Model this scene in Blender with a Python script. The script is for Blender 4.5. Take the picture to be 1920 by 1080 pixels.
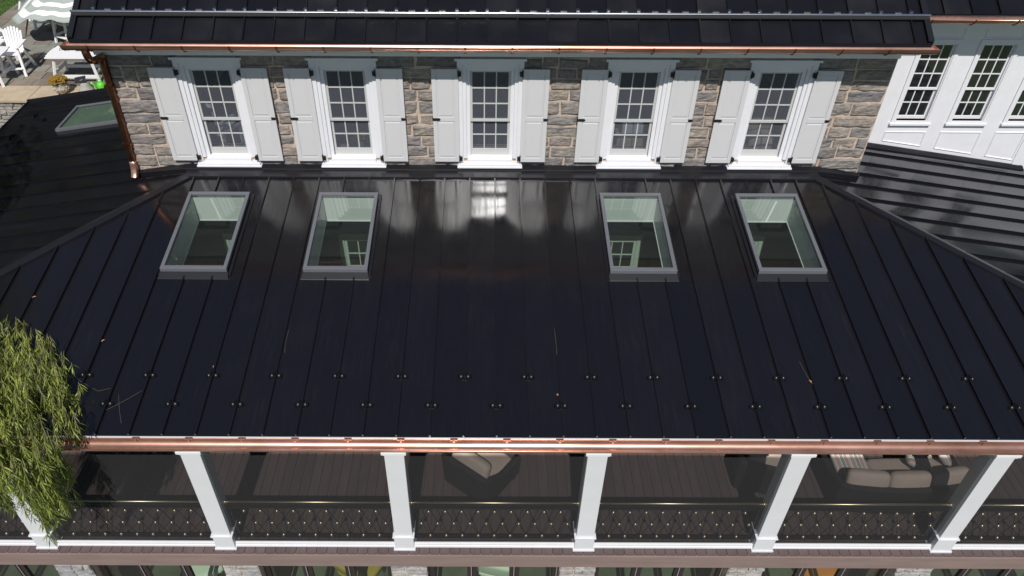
import bpy, math, random
from mathutils import Vector, Matrix, noise
R = random.Random(7)
sc = bpy.context.scene
for o in list(bpy.data.objects): bpy.data.objects.remove(o)
col = sc.collection

# ------------------------------------------------------------------ camera
def setup_camera():
    th, yaw, roll = .6987, .0013, .0055
    c, s = math.cos(yaw), math.sin(yaw)
    right0 = Vector((c, -s, 0)); hf = Vector((s, c, 0)); up = Vector((0, 0, 1))
    fw = hf * math.cos(th) - up * math.sin(th)
    dn0 = -(hf * math.sin(th) + up * math.cos(th))
    cr, sr = math.cos(roll), math.sin(roll)
    right = right0 * cr - dn0 * sr; dn = right0 * sr + dn0 * cr
    m = Matrix.Identity(4)
    for i in range(3):
        m[i][0] = right[i]; m[i][1] = -dn[i]; m[i][2] = -fw[i]
    m.translation = Vector((-.0652, -6.5722, 8.1449))
    cam = bpy.data.cameras.new('camera'); o = bpy.data.objects.new('camera', cam)
    col.objects.link(o); o.matrix_world = m
    cam.sensor_width = 36; cam.lens = 1430.99 / 1920 * 36; cam.shift_x = .025
    cam.clip_start = .1; cam.clip_end = 3000
    sc.camera = o
setup_camera()

# ------------------------------------------------------------------ light
EL, AZ = math.radians(51.8), math.radians(2.4)
TO_SUN = Vector((-math.sin(AZ) * math.cos(EL), -math.cos(AZ) * math.cos(EL), math.sin(EL)))
w = bpy.data.worlds.new('World'); sc.world = w; w.use_nodes = True
nt = w.node_tree; bg = nt.nodes['Background']
sky = nt.nodes.new('ShaderNodeTexSky'); sky.sky_type = 'NISHITA'; sky.sun_disc = False
sky.sun_elevation = EL; sky.sun_rotation = math.pi + AZ
sky.air_density = 1.0; sky.dust_density = .6; sky.ozone_density = 4.0
nt.links.new(sky.outputs[0], bg.inputs[0]); bg.inputs[1].default_value = .058
sl = bpy.data.lights.new('sun', 'SUN'); sl.energy = 4.3; sl.angle = math.radians(.5); sl.color = (1, .965, .92)
so = bpy.data.objects.new('sun', sl); col.objects.link(so)
so.rotation_euler = (-TO_SUN).to_track_quat('-Z', 'Y').to_euler()
so.location = (-3, -20, 25)
sc.view_settings.view_transform = 'Standard'; sc.view_settings.look = 'None'
sc.view_settings.exposure = 0; sc.view_settings.gamma = 1
sc.render.resolution_x = 1024; sc.render.resolution_y = 576

# ------------------------------------------------------------------ materials
MATS = {}
def mat(name, base=(.5, .5, .5), rough=.6, metal=0., spec=.5, ior=1.5, rand=None, nscale=0, namt=0, bump=0, bscale=20, coat=0, stretch=None, ncol=None, bdist=.01):
    m = bpy.data.materials.new(name); m.use_nodes = True; t = m.node_tree; N = t.nodes; L = t.links
    p = N['Principled BSDF']
    p.inputs['Roughness'].default_value = rough; p.inputs['Metallic'].default_value = metal
    p.inputs['Specular IOR Level'].default_value = spec; p.inputs['IOR'].default_value = ior
    p.inputs['Base Color'].default_value = (*base, 1)
    if coat: p.inputs['Coat Weight'].default_value = coat; p.inputs['Coat Roughness'].default_value = .08
    out = None
    if rand:
        oi = N.new('ShaderNodeObjectInfo'); r = N.new('ShaderNodeValToRGB'); r.color_ramp.interpolation = 'LINEAR'
        els = r.color_ramp.elements
        for i, cc in enumerate(rand):
            pos = i / (len(rand) - 1)
            e = els[i] if i < 2 else els.new(pos)
            e.position = pos; e.color = (*cc, 1)
        L.new(oi.outputs['Random'], r.inputs[0]); out = r.outputs[0]
    tc = N.new('ShaderNodeTexCoord'); src = tc.outputs['Object']
    if stretch:
        mp = N.new('ShaderNodeMapping'); mp.inputs['Scale'].default_value = stretch; L.new(src, mp.inputs[0]); src = mp.outputs[0]
    if rand:
        oi2 = N.new('ShaderNodeObjectInfo'); va = N.new('ShaderNodeVectorMath'); va.operation = 'MULTIPLY_ADD'
        va.inputs[1].default_value = (1, 1, 1); L.new(src, va.inputs[0])
        vm = N.new('ShaderNodeVectorMath'); vm.operation = 'SCALE'; vm.inputs[0].default_value = (37, 51, 23); L.new(oi2.outputs['Random'], vm.inputs['Scale'])
        L.new(vm.outputs[0], va.inputs[2]); src = va.outputs[0]
    if namt:
        n = N.new('ShaderNodeTexNoise'); n.inputs['Scale'].default_value = nscale; n.inputs['Detail'].default_value = 6; n.inputs['Roughness'].default_value = .65
        L.new(src, n.inputs['Vector'])
        mr = N.new('ShaderNodeMapRange'); mr.inputs[1].default_value = .3; mr.inputs[2].default_value = .7
        L.new(n.outputs[0], mr.inputs[0])
        mx = N.new('ShaderNodeMix'); mx.data_type = 'RGBA'
        if ncol:
            mr.inputs[3].default_value = 0; mr.inputs[4].default_value = namt
            L.new(mr.outputs[0], mx.inputs[0])
            if out: L.new(out, mx.inputs[6])
            else: mx.inputs[6].default_value = (*base, 1)
            mx.inputs[7].default_value = (*ncol, 1)
        else:
            mr.inputs[3].default_value = 1 - namt; mr.inputs[4].default_value = 1 + namt
            mx.blend_type = 'MULTIPLY'; mx.inputs[0].default_value = 1
            if out: L.new(out, mx.inputs[6])
            else: mx.inputs[6].default_value = (*base, 1)
            L.new(mr.outputs[0], mx.inputs[7])
        out = mx.outputs[2]
    if out: L.new(out, p.inputs['Base Color'])
    if bump:
        n2 = N.new('ShaderNodeTexNoise'); n2.inputs['Scale'].default_value = bscale; n2.inputs['Detail'].default_value = 5
        L.new(src, n2.inputs['Vector'])
        b = N.new('ShaderNodeBump'); b.inputs['Strength'].default_value = bump; b.inputs['Distance'].default_value = bdist
        L.new(n2.outputs[0], b.inputs['Height']); L.new(b.outputs[0], p.inputs['Normal'])
    MATS[name] = m; return m

def glassmat(name, tint=(.8, .8, .8), film=.04, filmcol=(.4, .45, .5), ior=1.5, rough=0.0):
    m = bpy.data.materials.new(name); m.use_nodes = True; t = m.node_tree; N = t.nodes; L = t.links
    N.remove(N['Principled BSDF']); out = N['Material Output']
    tr = N.new('ShaderNodeBsdfTransparent'); tr.inputs[0].default_value = (*tint, 1)
    df = N.new('ShaderNodeBsdfDiffuse'); df.inputs[0].default_value = (*filmcol, 1)
    gl = N.new('ShaderNodeBsdfAnisotropic'); gl.inputs['Roughness'].default_value = rough
    m1 = N.new('ShaderNodeMixShader'); m1.inputs[0].default_value = film
    L.new(tr.outputs[0], m1.inputs[1]); L.new(df.outputs[0], m1.inputs[2])
    fr = N.new('ShaderNodeFresnel'); geo = N.new('ShaderNodeNewGeometry'); mr = N.new('ShaderNodeMapRange')
    mr.inputs[3].default_value = ior; mr.inputs[4].default_value = 1/ior          # thin sheet: same reflectance from both faces
    L.new(geo.outputs['Backfacing'], mr.inputs[0]); L.new(mr.outputs[0], fr.inputs[0])
    m2 = N.new('ShaderNodeMixShader'); L.new(fr.outputs[0], m2.inputs[0])
    L.new(m1.outputs[0], m2.inputs[1]); L.new(gl.outputs[0], m2.inputs[2]); L.new(m2.outputs[0], out.inputs[0])
    MATS[name] = m; return m

def roofmat(name, base, rough, ior, bump=.05, wear=1.):
    """dark painted standing-seam sheet: gloss, faint oil-canning, rain streaks and dust; each sheet differs a little"""
    m = bpy.data.materials.new(name); m.use_nodes = True; t = m.node_tree; N = t.nodes; L = t.links
    p = N['Principled BSDF']; p.inputs['IOR'].default_value = ior
    tc = N.new('ShaderNodeTexCoord'); oi = N.new('ShaderNodeObjectInfo')
    sh = N.new('ShaderNodeVectorMath'); sh.operation = 'SCALE'; sh.inputs[0].default_value = (13, 29, 7); L.new(oi.outputs['Random'], sh.inputs['Scale'])
    ad = N.new('ShaderNodeVectorMath'); ad.operation = 'ADD'; L.new(tc.outputs['Object'], ad.inputs[0]); L.new(sh.outputs[0], ad.inputs[1])
    def noise_(scale, detail, stretch=None):
        n = N.new('ShaderNodeTexNoise'); n.inputs['Scale'].default_value = scale; n.inputs['Detail'].default_value = detail
        src = ad.outputs[0]
        if stretch:
            mp = N.new('ShaderNodeMapping'); mp.inputs['Scale'].default_value = stretch; L.new(src, mp.inputs[0]); src = mp.outputs[0]
        L.new(src, n.inputs['Vector']); return n
    def ramp(src, a, b, c, d):
        r = N.new('ShaderNodeMapRange'); r.inputs[1].default_value = a; r.inputs[2].default_value = b; r.inputs[3].default_value = c; r.inputs[4].default_value = d; L.new(src, r.inputs[0]); return r.outputs[0]
    def math_(op, a, b):
        q = N.new('ShaderNodeMath'); q.operation = op
        for k, v in enumerate((a, b)):
            if isinstance(v, (int, float)): q.inputs[k].default_value = v
            else: L.new(v, q.inputs[k])
        return q.outputs[0]
    blot = noise_(1.1, 5); streak = noise_(5, 4, (5, .35, 1))
    rg = math_('MULTIPLY', ramp(blot.outputs[0], .3, .75, rough*.7, rough*1.6), ramp(streak.outputs[0], .35, .75, 1-.15*wear, 1+.3*wear))
    L.new(math_('MULTIPLY', rg, ramp(oi.outputs['Random'], 0, 1, .8, 1.25)), p.inputs['Roughness'])
    n2 = noise_(1.9, 2)
    b = N.new('ShaderNodeBump'); b.inputs['Strength'].default_value = bump; b.inputs['Distance'].default_value = .05
    L.new(n2.outputs[0], b.inputs['Height']); L.new(b.outputs[0], p.inputs['Normal'])
    film = math_('MULTIPLY', ramp(streak.outputs[0], .45, .8, 0, .03*wear), ramp(blot.outputs[0], .35, .7, .2, 1.4))
    speck = noise_(75, 3); sp = ramp(speck.outputs[0], .735, .78, 0, .5)
    mx = N.new('ShaderNodeMix'); mx.data_type = 'RGBA'; L.new(math_('ADD', film, sp), mx.inputs[0])
    mul = N.new('ShaderNodeMix'); mul.data_type = 'RGBA'; mul.blend_type = 'MULTIPLY'; mul.inputs[0].default_value = 1
    mul.inputs[6].default_value = (*base, 1); L.new(ramp(oi.outputs['Random'], 0, 1, .9, 1.1), mul.inputs[7])
    L.new(mul.outputs[2], mx.inputs[6]); mx.inputs[7].default_value = (.075, .072, .068, 1)
    L.new(mx.outputs[2], p.inputs['Base Color'])
    MATS[name] = m; return m

roofmat('roof_black', (.0076, .0069, .0084), .14, 1.70)
roofmat('roof_upper', (.0074, .0070, .0090), .28, 1.5, wear=.12)
mat('trim_black', (.012, .012, .015), .32, bump=.05, bscale=3)
mat('guard_black', (.005, .005, .006), .34, ior=1.38)
mat('iron', (.012, .012, .013), .45)
mat('copper', (.76, .44, .34), .32, .8, nscale=4, namt=1., ncol=(.42, .225, .155), bump=.08, bscale=14, stretch=(.35, 1, 1))
mat('copper_dark', (.46, .20, .12), .3, 1., nscale=9, namt=.7, ncol=(.16, .065, .04), bump=.1, bscale=12)
mat('drip_metal', (.86, .84, .82), .35, .3)
mat('steel', (.62, .63, .66), .3, 1.)
mat('white_paint', (.79, .79, .82), .32, nscale=3.5, namt=.3, ncol=(.62, .61, .61))
mat('shutter_paint', (.62, .615, .625), .32, nscale=3, namt=.3, ncol=(.54, .53, .51))
mat('window_frame', (.52, .525, .51), .45)
mat('post_paint', (.68, .68, .71), .4, nscale=2.5, namt=.3, ncol=(.58, .57, .56))
mat('skylight_frame', (.125, .13, .145), .42, nscale=4, namt=.06)
mat('mortar', (.52, .41, .32), .95, nscale=14, namt=.22, bump=.5, bscale=60)
STONES = [(.15, .142, .143), (.30, .25, .21), (.18, .17, .168), (.33, .28, .23), (.21, .195, .187), (.28, .235, .20), (.165, .16, .168)]
mat('stone', rand=STONES, rough=.9, nscale=9, namt=.42, bump=.9, bscale=11, bdist=.03, stretch=(1, 1, 2.0))
mat('stone_light', rand=[(.30, .30, .30), (.38, .36, .33), (.24, .25, .27), (.34, .31, .28), (.28, .28, .29)], rough=.9, nscale=9, namt=.3, bump=.8, bscale=12, bdist=.03)
mat('field_stone', rand=[(.30, .28, .25), (.38, .35, .30), (.25, .24, .22), (.33, .30, .26)], rough=.95, nscale=10, namt=.25, bump=.7, bscale=12, bdist=.03)
mat('cap_stone', (.46, .37, .26), .9, nscale=4, namt=.15, bump=.3, bscale=30)
mat('flagstone', rand=[(.19, .17, .145), (.25, .235, .20), (.15, .108, .085), (.22, .23, .20), (.24, .20, .155), (.165, .138, .112), (.27, .27, .24)], rough=.85, nscale=4, namt=.2, bump=.3, bscale=18)
mat('joint_sand', (.13, .115, .095), .95)
mat('deck_wood', rand=[(.100, .071, .067), (.115, .082, .078), (.090, .065, .062), (.124, .091, .086)], rough=.75, nscale=6, namt=.16, stretch=(3, .4, 1))
mat('fascia_wood', (.235, .165, .15), .7, nscale=3, namt=.12, stretch=(.4, 3, 3))
mat('brass', (.95, .80, .56), .36, 1.)
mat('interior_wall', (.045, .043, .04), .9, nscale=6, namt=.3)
mat('interior_green', (.42, .50, .43), .7)
mat('shaft_white', (.62, .655, .625), .6)
mat('blind_green', (.20, .27, .21), .9, nscale=1.6, namt=.5, ncol=(.07, .09, .075))
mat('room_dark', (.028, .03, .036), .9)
mat('door_bronze', (.022, .016, .014), .4)
mat('door_bright', (.6, .6, .6), .35, .6)
mat('wicker', (.020, .017, .016), .6, nscale=60, namt=.6, bump=1, bscale=90, bdist=.02)
mat('cushion', (.50, .41, .35), .9, nscale=5, namt=.08, bump=.15, bscale=12)
mat('resin_white', (.82, .82, .82), .5)
mat('grass', (.055, .10, .018), .8, nscale=3, namt=.3)
mat('grass_blade', rand=None, base=(.07, .14, .022), rough=.7)
mat('soil', (.10, .075, .05), .95, nscale=3, namt=.2)
mat('paver', (.22, .21, .19), .9, nscale=2, namt=.2)
mat('bark', (.10, .075, .055), .95, nscale=8, namt=.3, bump=.8, bscale=14)
mat('twig', (.22, .19, .09), .8)
mat('dry_twig', (.12, .10, .08), .85)
mat('dry_leaf', (.36, .19, .09), .7)
mat('urn_stone', (.42, .38, .31), .9, nscale=18, namt=.35, bump=.8, bscale=28, bdist=.02)
mat('mum_yellow', (.30, .17, .015), .8, nscale=20, namt=.5, ncol=(.10, .07, .012))
mat('lamp_grey', (.36, .35, .32), .7)
mat('solar_black', (.03, .032, .038), .25)
mat('lime_plastic', (.10, .62, .03), .4)
mat('wood_pole', (.22, .11, .055), .6)
mat('room_floor', (.13, .145, .115), .6, nscale=1.3, namt=.8, ncol=(.04, .045, .03))
mat('lounge_yellow', (.36, .25, .04), .8); mat('lounge_orange', (.55, .17, .02), .8); mat('lounge_white', (.62, .64, .58), .7)
glassmat('window_glass', (.68, .70, .74), .075, (.62, .66, .75), 1.48, .2)
glassmat('skylight_glass', (.70, .765, .72), .02, (.5, .6, .55), 1.95)
glassmat('wing_glass', (.45, .48, .46), .03, (.5, .55, .5), 1.9)
glassmat('door_glass', (.70, .80, .70), .015, (.4, .5, .4), 1.52)
def screenmat():
    m = bpy.data.materials.new('insect_screen'); m.use_nodes = True; t = m.node_tree; N = t.nodes; L = t.links
    N.remove(N['Principled BSDF']); tr = N.new('ShaderNodeBsdfTransparent'); tr.inputs[0].default_value = (1, 1, 1, 1)
    df = N.new('ShaderNodeBsdfDiffuse'); df.inputs[0].default_value = (.046, .045, .047, 1)
    mx = N.new('ShaderNodeMixShader'); mx.inputs[0].default_value = .52
    L.new(tr.outputs[0], mx.inputs[1]); L.new(df.outputs[0], mx.inputs[2]); L.new(mx.outputs[0], N['Material Output'].inputs[0])
    MATS['insect_screen'] = m
screenmat()
def leafmat(name, c1, c2, trans=.35):
    m = bpy.data.materials.new(name); m.use_nodes = True; t = m.node_tree; N = t.nodes; L = t.links
    p = N['Principled BSDF']; p.inputs['Roughness'].default_value = .42
    at = N.new('ShaderNodeAttribute'); at.attribute_name = 'tone'
    r = N.new('ShaderNodeValToRGB'); r.color_ramp.elements[0].color = (*c1, 1); r.color_ramp.elements[1].color = (*c2, 1)
    L.new(at.outputs['Fac'], r.inputs[0]); L.new(r.outputs[0], p.inputs['Base Color'])
    tl = N.new('ShaderNodeBsdfTranslucent'); L.new(r.outputs[0], tl.inputs[0])
    mx = N.new('ShaderNodeMixShader'); mx.inputs[0].default_value = trans
    L.new(p.outputs[0], mx.inputs[1]); L.new(tl.outputs[0], mx.inputs[2]); L.new(mx.outputs[0], N['Material Output'].inputs[0])
    MATS[name] = m
leafmat('willow_leaf', (.03, .052, .007), (.46, .53, .11), .3)  # dark end of the ramp also paints shaded gaps among the leaves
def stripemat(name, cols, scale, axis=0):
    m = bpy.data.materials.new(name); m.use_nodes = True; t = m.node_tree; N = t.nodes; L = t.links
    p = N['Principled BSDF']; p.inputs['Roughness'].default_value = .85
    tc = N.new('ShaderNodeTexCoord'); sx = N.new('ShaderNodeSeparateXYZ'); L.new(tc.outputs['UV'], sx.inputs[0])
    mu = N.new('ShaderNodeMath'); mu.operation = 'MULTIPLY'; mu.inputs[1].default_value = scale; L.new(sx.outputs[axis], mu.inputs[0])
    fr = N.new('ShaderNodeMath'); fr.operation = 'FRACT'; L.new(mu.outputs[0], fr.inputs[0])
    r = N.new('ShaderNodeValToRGB'); r.color_ramp.interpolation = 'CONSTANT'; e = r.color_ramp.elements
    for i, (pos, c) in enumerate(cols):
        el = e[i] if i < 2 else e.new(pos)
        el.position = pos; el.color = (*c, 1)
    L.new(fr.outputs[0], r.inputs[0]); L.new(r.outputs[0], p.inputs['Base Color'])
    MATS[name] = m
WH, PK, GR = (.62, .60, .57), (.50, .33, .29), (.12, .21, .14)
stripemat('pillow_stripe', [(0, WH), (.12, PK), (.34, WH), (.46, GR), (.52, (.5, .55, .5)), (.56, GR), (.62, WH), (.72, PK), (.9, WH)], 2.2)
stripemat('umbrella_stripe', [(0, (.80, .80, .78)), (.5, (.36, .40, .37))], 4, 1)

# ------------------------------------------------------------------ mesh helpers
W = {}
def thing(name, label, cat, loc, group=None):
    o = bpy.data.objects.new(name, None); col.objects.link(o); o.location = loc; o.empty_display_size = .3
    o['label'] = label; o['category'] = cat
    if group: o['group'] = group
    W[o.name] = Vector(loc); return o
def tag(o, label=None, cat=None, group=None, kind=None):
    if label: o['label'] = label
    if cat: o['category'] = cat
    if group: o['group'] = group
    if kind: o['kind'] = kind
    return o
class MB:
    def __init__(s): s.v = []; s.f = []; s.uv = None; s.tone = None
    def quad(s, a, b, c, d): n = len(s.v); s.v += [Vector(a), Vector(b), Vector(c), Vector(d)]; s.f.append((n, n+1, n+2, n+3)); return s
    def poly(s, pts): n = len(s.v); s.v += [Vector(p) for p in pts]; s.f.append(tuple(range(n, n+len(pts)))); return s
    def box(s, x0, x1, y0, y1, z0, z1):
        n = len(s.v)
        s.v += [Vector(p) for p in ((x0,y0,z0),(x1,y0,z0),(x1,y1,z0),(x0,y1,z0),(x0,y0,z1),(x1,y0,z1),(x1,y1,z1),(x0,y1,z1))]
        for q in ((0,3,2,1),(4,5,6,7),(0,1,5,4),(1,2,6,5),(2,3,7,6),(3,0,4,7)): s.f.append(tuple(n+i for i in q))
        return s
    def prism(s, ring0, ring1, caps=True):
        n = len(s.v); k = len(ring0); s.v += [Vector(p) for p in ring0] + [Vector(p) for p in ring1]
        for i in range(k): j = (i+1) % k; s.f.append((n+i, n+j, n+k+j, n+k+i))
        if caps: s.f.append(tuple(range(n+k-1, n-1, -1))); s.f.append(tuple(range(n+k, n+2*k)))
        return s
    def bar(s, a, b, wd, ht=None, up=(0, 0, 1)):
        a, b = Vector(a), Vector(b); d = (b-a).normalized(); u = Vector(up)
        if abs(d.dot(u)) > .98: u = Vector((0, 1, 0))
        r = d.cross(u).normalized(); u = r.cross(d); ht = ht or wd
        q = lambda p: [p - r*wd/2 - u*ht/2, p + r*wd/2 - u*ht/2, p + r*wd/2 + u*ht/2, p - r*wd/2 + u*ht/2]
        return s.prism(q(a), q(b))
    def tube(s, pts, rad, k=8, caps=True):
        pts = [Vector(p) for p in pts]; rads = rad if isinstance(rad, (list, tuple)) else [rad]*len(pts)
        n0 = len(s.v); prev = None
        for i, p in enumerate(pts):
            d = (pts[min(i+1, len(pts)-1)] - pts[max(i-1, 0)]).normalized()
            u = Vector((0, 0, 1)) if abs(d.z) < .95 else Vector((0, 1, 0))
            if prev is not None: u = prev
            r = d.cross(u).normalized(); u = r.cross(d).normalized(); prev = u
            for j in range(k):
                a = 2*math.pi*j/k; s.v.append(p + (r*math.cos(a) + u*math.sin(a))*rads[i])
        for i in range(len(pts)-1):
            for j in range(k):
                a = n0+i*k+j; b = n0+i*k+(j+1) % k; s.f.append((a, b, b+k, a+k))
        if caps: s.f.append(tuple(range(n0+k-1, n0-1, -1))); e = n0+(len(pts)-1)*k; s.f.append(tuple(range(e, e+k)))
        return s
    def lathe(s, c, prof, k=20):
        c = Vector(c); n0 = len(s.v)
        for r, z in prof:
            for j in range(k): a = 2*math.pi*j/k; s.v.append(c + Vector((r*math.cos(a), r*math.sin(a), z)))
        for i in range(len(prof)-1):
            for j in range(k):
                a = n0+i*k+j; b = n0+i*k+(j+1) % k; s.f.append((a, b, b+k, a+k))
        s.f.append(tuple(range(n0+k-1, n0-1, -1))); e = n0+(len(prof)-1)*k; s.f.append(tuple(range(e, e+k)))
        return s
    def grid(s, fn, nu, nv):
        n = len(s.v)
        for j in range(nv+1):
            for i in range(nu+1): s.v.append(Vector(fn(i/nu, j/nv)))
        for j in range(nv):
            for i in range(nu):
                a = n+j*(nu+1)+i; s.f.append((a, a+1, a+nu+2, a+nu+1))
        return s
    def xform(s, m): s.v = [m @ v for v in s.v]; return s
    def mesh(s, name, org, m, smooth=False):
        me = bpy.data.meshes.new(name); me.from_pydata([tuple(v-org) for v in s.v], [], s.f)
        if m: me.materials.append(MATS[m])
        if smooth: me.polygons.foreach_set('use_smooth', [True]*len(me.polygons))
        if s.tone:
            at = me.attributes.new('tone', 'FLOAT', 'POINT'); at.data.foreach_set('value', s.tone)
        if s.uv:
            ul = me.uv_layers.new(name='UVMap')
            for lp in me.loops: ul.data[lp.index].uv = s.uv[lp.vertex_index]
        me.update(); return me
    def build(s, name, m, parent=None, smooth=False, org=None, bevel=0, autos=False):
        if org is None:
            xs = [v.x for v in s.v]; ys = [v.y for v in s.v]; zs = [v.z for v in s.v]
            org = Vector(((min(xs)+max(xs))/2, (min(ys)+max(ys))/2, min(zs)))
        org = Vector(org); o = bpy.data.objects.new(name, s.mesh(name, org, m, smooth)); col.objects.link(o)
        W[o.name] = org
        if parent: o.parent = parent; o.location = org - W[parent.name]
        else: o.location = org
        if bevel:
            b = o.modifiers.new('bevel', 'BEVEL'); b.width = bevel; b.segments = 2; b.limit_method = 'ANGLE'; b.angle_limit = .6
        if autos:
            o.data.set_sharp_from_angle(angle=math.radians(35))
        return o
def inst(src, name, org, parent, rot=None):
    o = bpy.data.objects.new(name, src.data); col.objects.link(o); org = Vector(org); W[o.name] = org
    if parent: o.parent = parent; o.location = org - W[parent.name]
    else: o.location = org
    if rot: o.rotation_euler = rot
    return o
def copy_tree(o, parent=None, loc=None, rz=None):
    c = o.copy(); col.objects.link(c); W[c.name] = W[o.name]
    if parent: c.parent = parent
    if loc is not None: c.location = loc; W[c.name] = Vector(loc)
    if rz is not None: c.rotation_euler = (0, 0, rz)
    for ch in list(o.children): copy_tree(ch, c)
    return c

TP = .155; PHI = math.atan(TP); CP = math.cos(PHI)
rz_ = lambda x, y: y*TP                       # front slope height
XL, XR, YT = -5.46, 5.93, 5.24                # hip tops
ZT = YT*TP
EL_, ER_ = XL-YT, XR+YT                       # side eaves
S = .45; X0 = .0918
FL = -2.52                                    # porch floor

# ------------------------------------------------------------------ setting
MB().quad((-400, -400, -5.45), (400, -400, -5.45), (400, 600, -5.45), (-400, 600, -5.45)).build('ground', 'grass').__setitem__('kind', 'structure')
MB().box(-12, 14, -3.2, .3, -5.4, -5.3).build('terrace', 'paver').__setitem__('kind', 'structure')
# raised ground behind the house (patio level)
PZ = -.6
MB().box(-40, -7.0, 11.35, 60, -5.4, PZ-.06).build('bank', 'soil').__setitem__('kind', 'structure')
lawn = MB().box(-40, -15.03, 11.9, 60, PZ-.059, PZ-.02).build('lawn', 'grass'); lawn['kind'] = 'structure'
bl = MB()
for i in range(9000):
    x = R.uniform(-17.5, -15.03); y = R.uniform(14.5, 20.5); a = R.uniform(0, 6.28); h = R.uniform(.04, .09); c, s_ = math.cos(a)*.008, math.sin(a)*.008
    n = len(bl.v); t = Vector((R.uniform(-.04, .04), R.uniform(-.04, .04), h)); p = Vector((x, y, PZ-.02))
    bl.v += [p+Vector((c, s_, 0)), p-Vector((c, s_, 0)), p+t]; bl.f.append((n, n+1, n+2))
tag(bl.build('grass', 'grass_blade'), 'short green lawn grass beyond the flagstone patio', 'grass', kind='stuff')
patio = MB().box(-15.03, -7.0, 11.9, 26, PZ-.06, PZ-.035).build('patio', 'joint_sand'); patio['kind'] = 'structure'
y = 11.93
while y < 20:
    h = R.choice([.36, .45, .45, .6]); x = -15.0 + R.uniform(-.3, 0)
    while x < -8:
        wd = R.choice([.45, .6, .6, .75, .95]); a, b = max(x, -15.02), min(x+wd, -7.1)
        if b-a > .15:
            zt = PZ - R.uniform(0, .006)
            MB().box(a+.008, b-.008, y+.008, y+h-.008, PZ-.05, zt).build('flagstone', 'flagstone', patio)
        x += wd
    y += h

# ------------------------------------------------------------------ stone house
house = thing('stone_house', 'grey stone house wall with five white shuttered windows under a black metal roof', 'house', (0, 6, -2.52))
WX0, WX1, WZ0, WZ1, WY = -6.52, 6.74, .60, 3.22, 5.56
MY = WY-.020
WINX = [-4.71, -2.46, 0., 2.51, 4.88]
wm = MB(); hw = .42
xs = [WX0] + [v for c in WINX for v in (c-hw, c+hw)] + [WX1]
for i in range(0, len(xs), 2): wm.box(xs[i], xs[i+1], MY, WY+.45, WZ0, WZ1)
for c in WINX: wm.box(c-hw, c+hw, MY, WY+.45, WZ0, 1.06); wm.box(c-hw, c+hw, MY, WY+.45, 2.80, WZ1)
wm.box(WX0, WX0+.45, WY+.45, 12, WZ0-1, WZ1); wm.box(WX1-.45, WX1, WY+.45, 12, WZ0-1, WZ1)
wall = wm.build('wall', 'mortar', house)
def stone_mesh(x0, x1, z0, z1, yf, depth=.05, jit=.012):
    """rough-faced stone: a jittered front grid with chamfered rim"""
    nu = 5 if x1-x0 > .35 else 4; nv = 4
    b = MB(); off = R.uniform(0, 99); lean = R.uniform(-.006, .006); sl = R.uniform(-.008, .008)
    cj = [[R.uniform(-jit, jit) for _ in range(2)] for _ in range(4)]
    def fn(u, v):
        x = x0+(x1-x0)*u; z = z0+(z1-z0)*v
        for k, (cu, cv) in enumerate(((0, 0), (1, 0), (1, 1), (0, 1))):
            wt = (1-abs(u-cu))*(1-abs(v-cv)); x += cj[k][0]*wt; z += cj[k][1]*wt
        z += sl*(u-.5)
        edge = min(u, 1-u)*(x1-x0) < .001 or min(v, 1-v)*(z1-z0) < .001
        nz = noise.noise(Vector((x*7+off, z*9, off)))*.022 + noise.noise(Vector((x*19, z*25+off, 3)))*.010
        y = yf + lean*(v-.5)*2 - nz*(0.3 if edge else 1.) + (.016 if edge else -.006)
        return (x, y, z)
    us = [0, .06] + [i/nu for i in range(1, nu)] + [.94, 1]; vs = [0, .1] + [i/nv for i in range(1, nv)] + [.9, 1]
    us = sorted(set(us)); vs = sorted(set(vs))
    b.v = [Vector(fn(u, v)) for v in vs for u in us]; k = len(us)
    for j in range(len(vs)-1):
        for i in range(k-1): a = j*k+i; b.f.append((a, a+1, a+k+1, a+k))
    rim = [i for i in range(k)] + [j*k+k-1 for j in range(1, len(vs))] + [(len(vs)-1)*k+i for i in range(k-2, -1, -1)] + [j*k for j in range(len(vs)-2, 0, -1)]
    n = len(b.v); b.v += [b.v[i]+Vector((0, depth, 0)) for i in rim]; m = len(rim)
    for i in range(m): j = (i+1) % m; b.f.append((rim[j], rim[i], n+i, n+j))
    return b
z = .66; ri = 0
while z < 2.95:
    h = R.choice([.14, .19, .22, .26, .29, .20]); z1 = min(z+h, 3.03)
    if 3.03-z1 < .1: z1 = 3.03
    iv = []; a = WX0+.005
    if z1 > 1.02 and z < 2.84:
        for c in WINX: iv.append((a, c-.47)); a = c+.47
    iv.append((a, WX1-.005))
    for a, b in iv:
        x = a
        while x < b-.01:
            wd = R.choice([.24, .34, .42, .54, .64, .76]) * (1.15 if h > .2 else 1)
            if b-(x+wd) < .16: wd = b-x
            # occasionally split a tall stone in two
            segs = [(z, z1)]
            if h >= .24 and wd < .5 and R.random() < .35: zm = z+h*R.uniform(.4, .6); segs = [(z, zm), (zm, z1)]
            for s0, s1 in segs:
                stone_mesh(x+.015, x+wd-.015, s0+.013, s1-.013, WY-.040+R.uniform(-.016, .010)).build('stone', 'stone', wall)
            x += wd
    z = z1; ri += 1
MB().box(WX0, WX1, WY-.085, WY-.025, 2.985, 3.3).build('frieze_board', 'white_paint', house, bevel=.006)
MB().box(WX0-.02, WX1+.02, 5.02, WY-.055, 3.24, 3.27).build('soffit', 'white_paint', house)
MB().box(WX0-.03, WX1+.1, 5.095, 5.13, 3.25, 3.40).build('fascia', 'white_paint', house)

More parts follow.
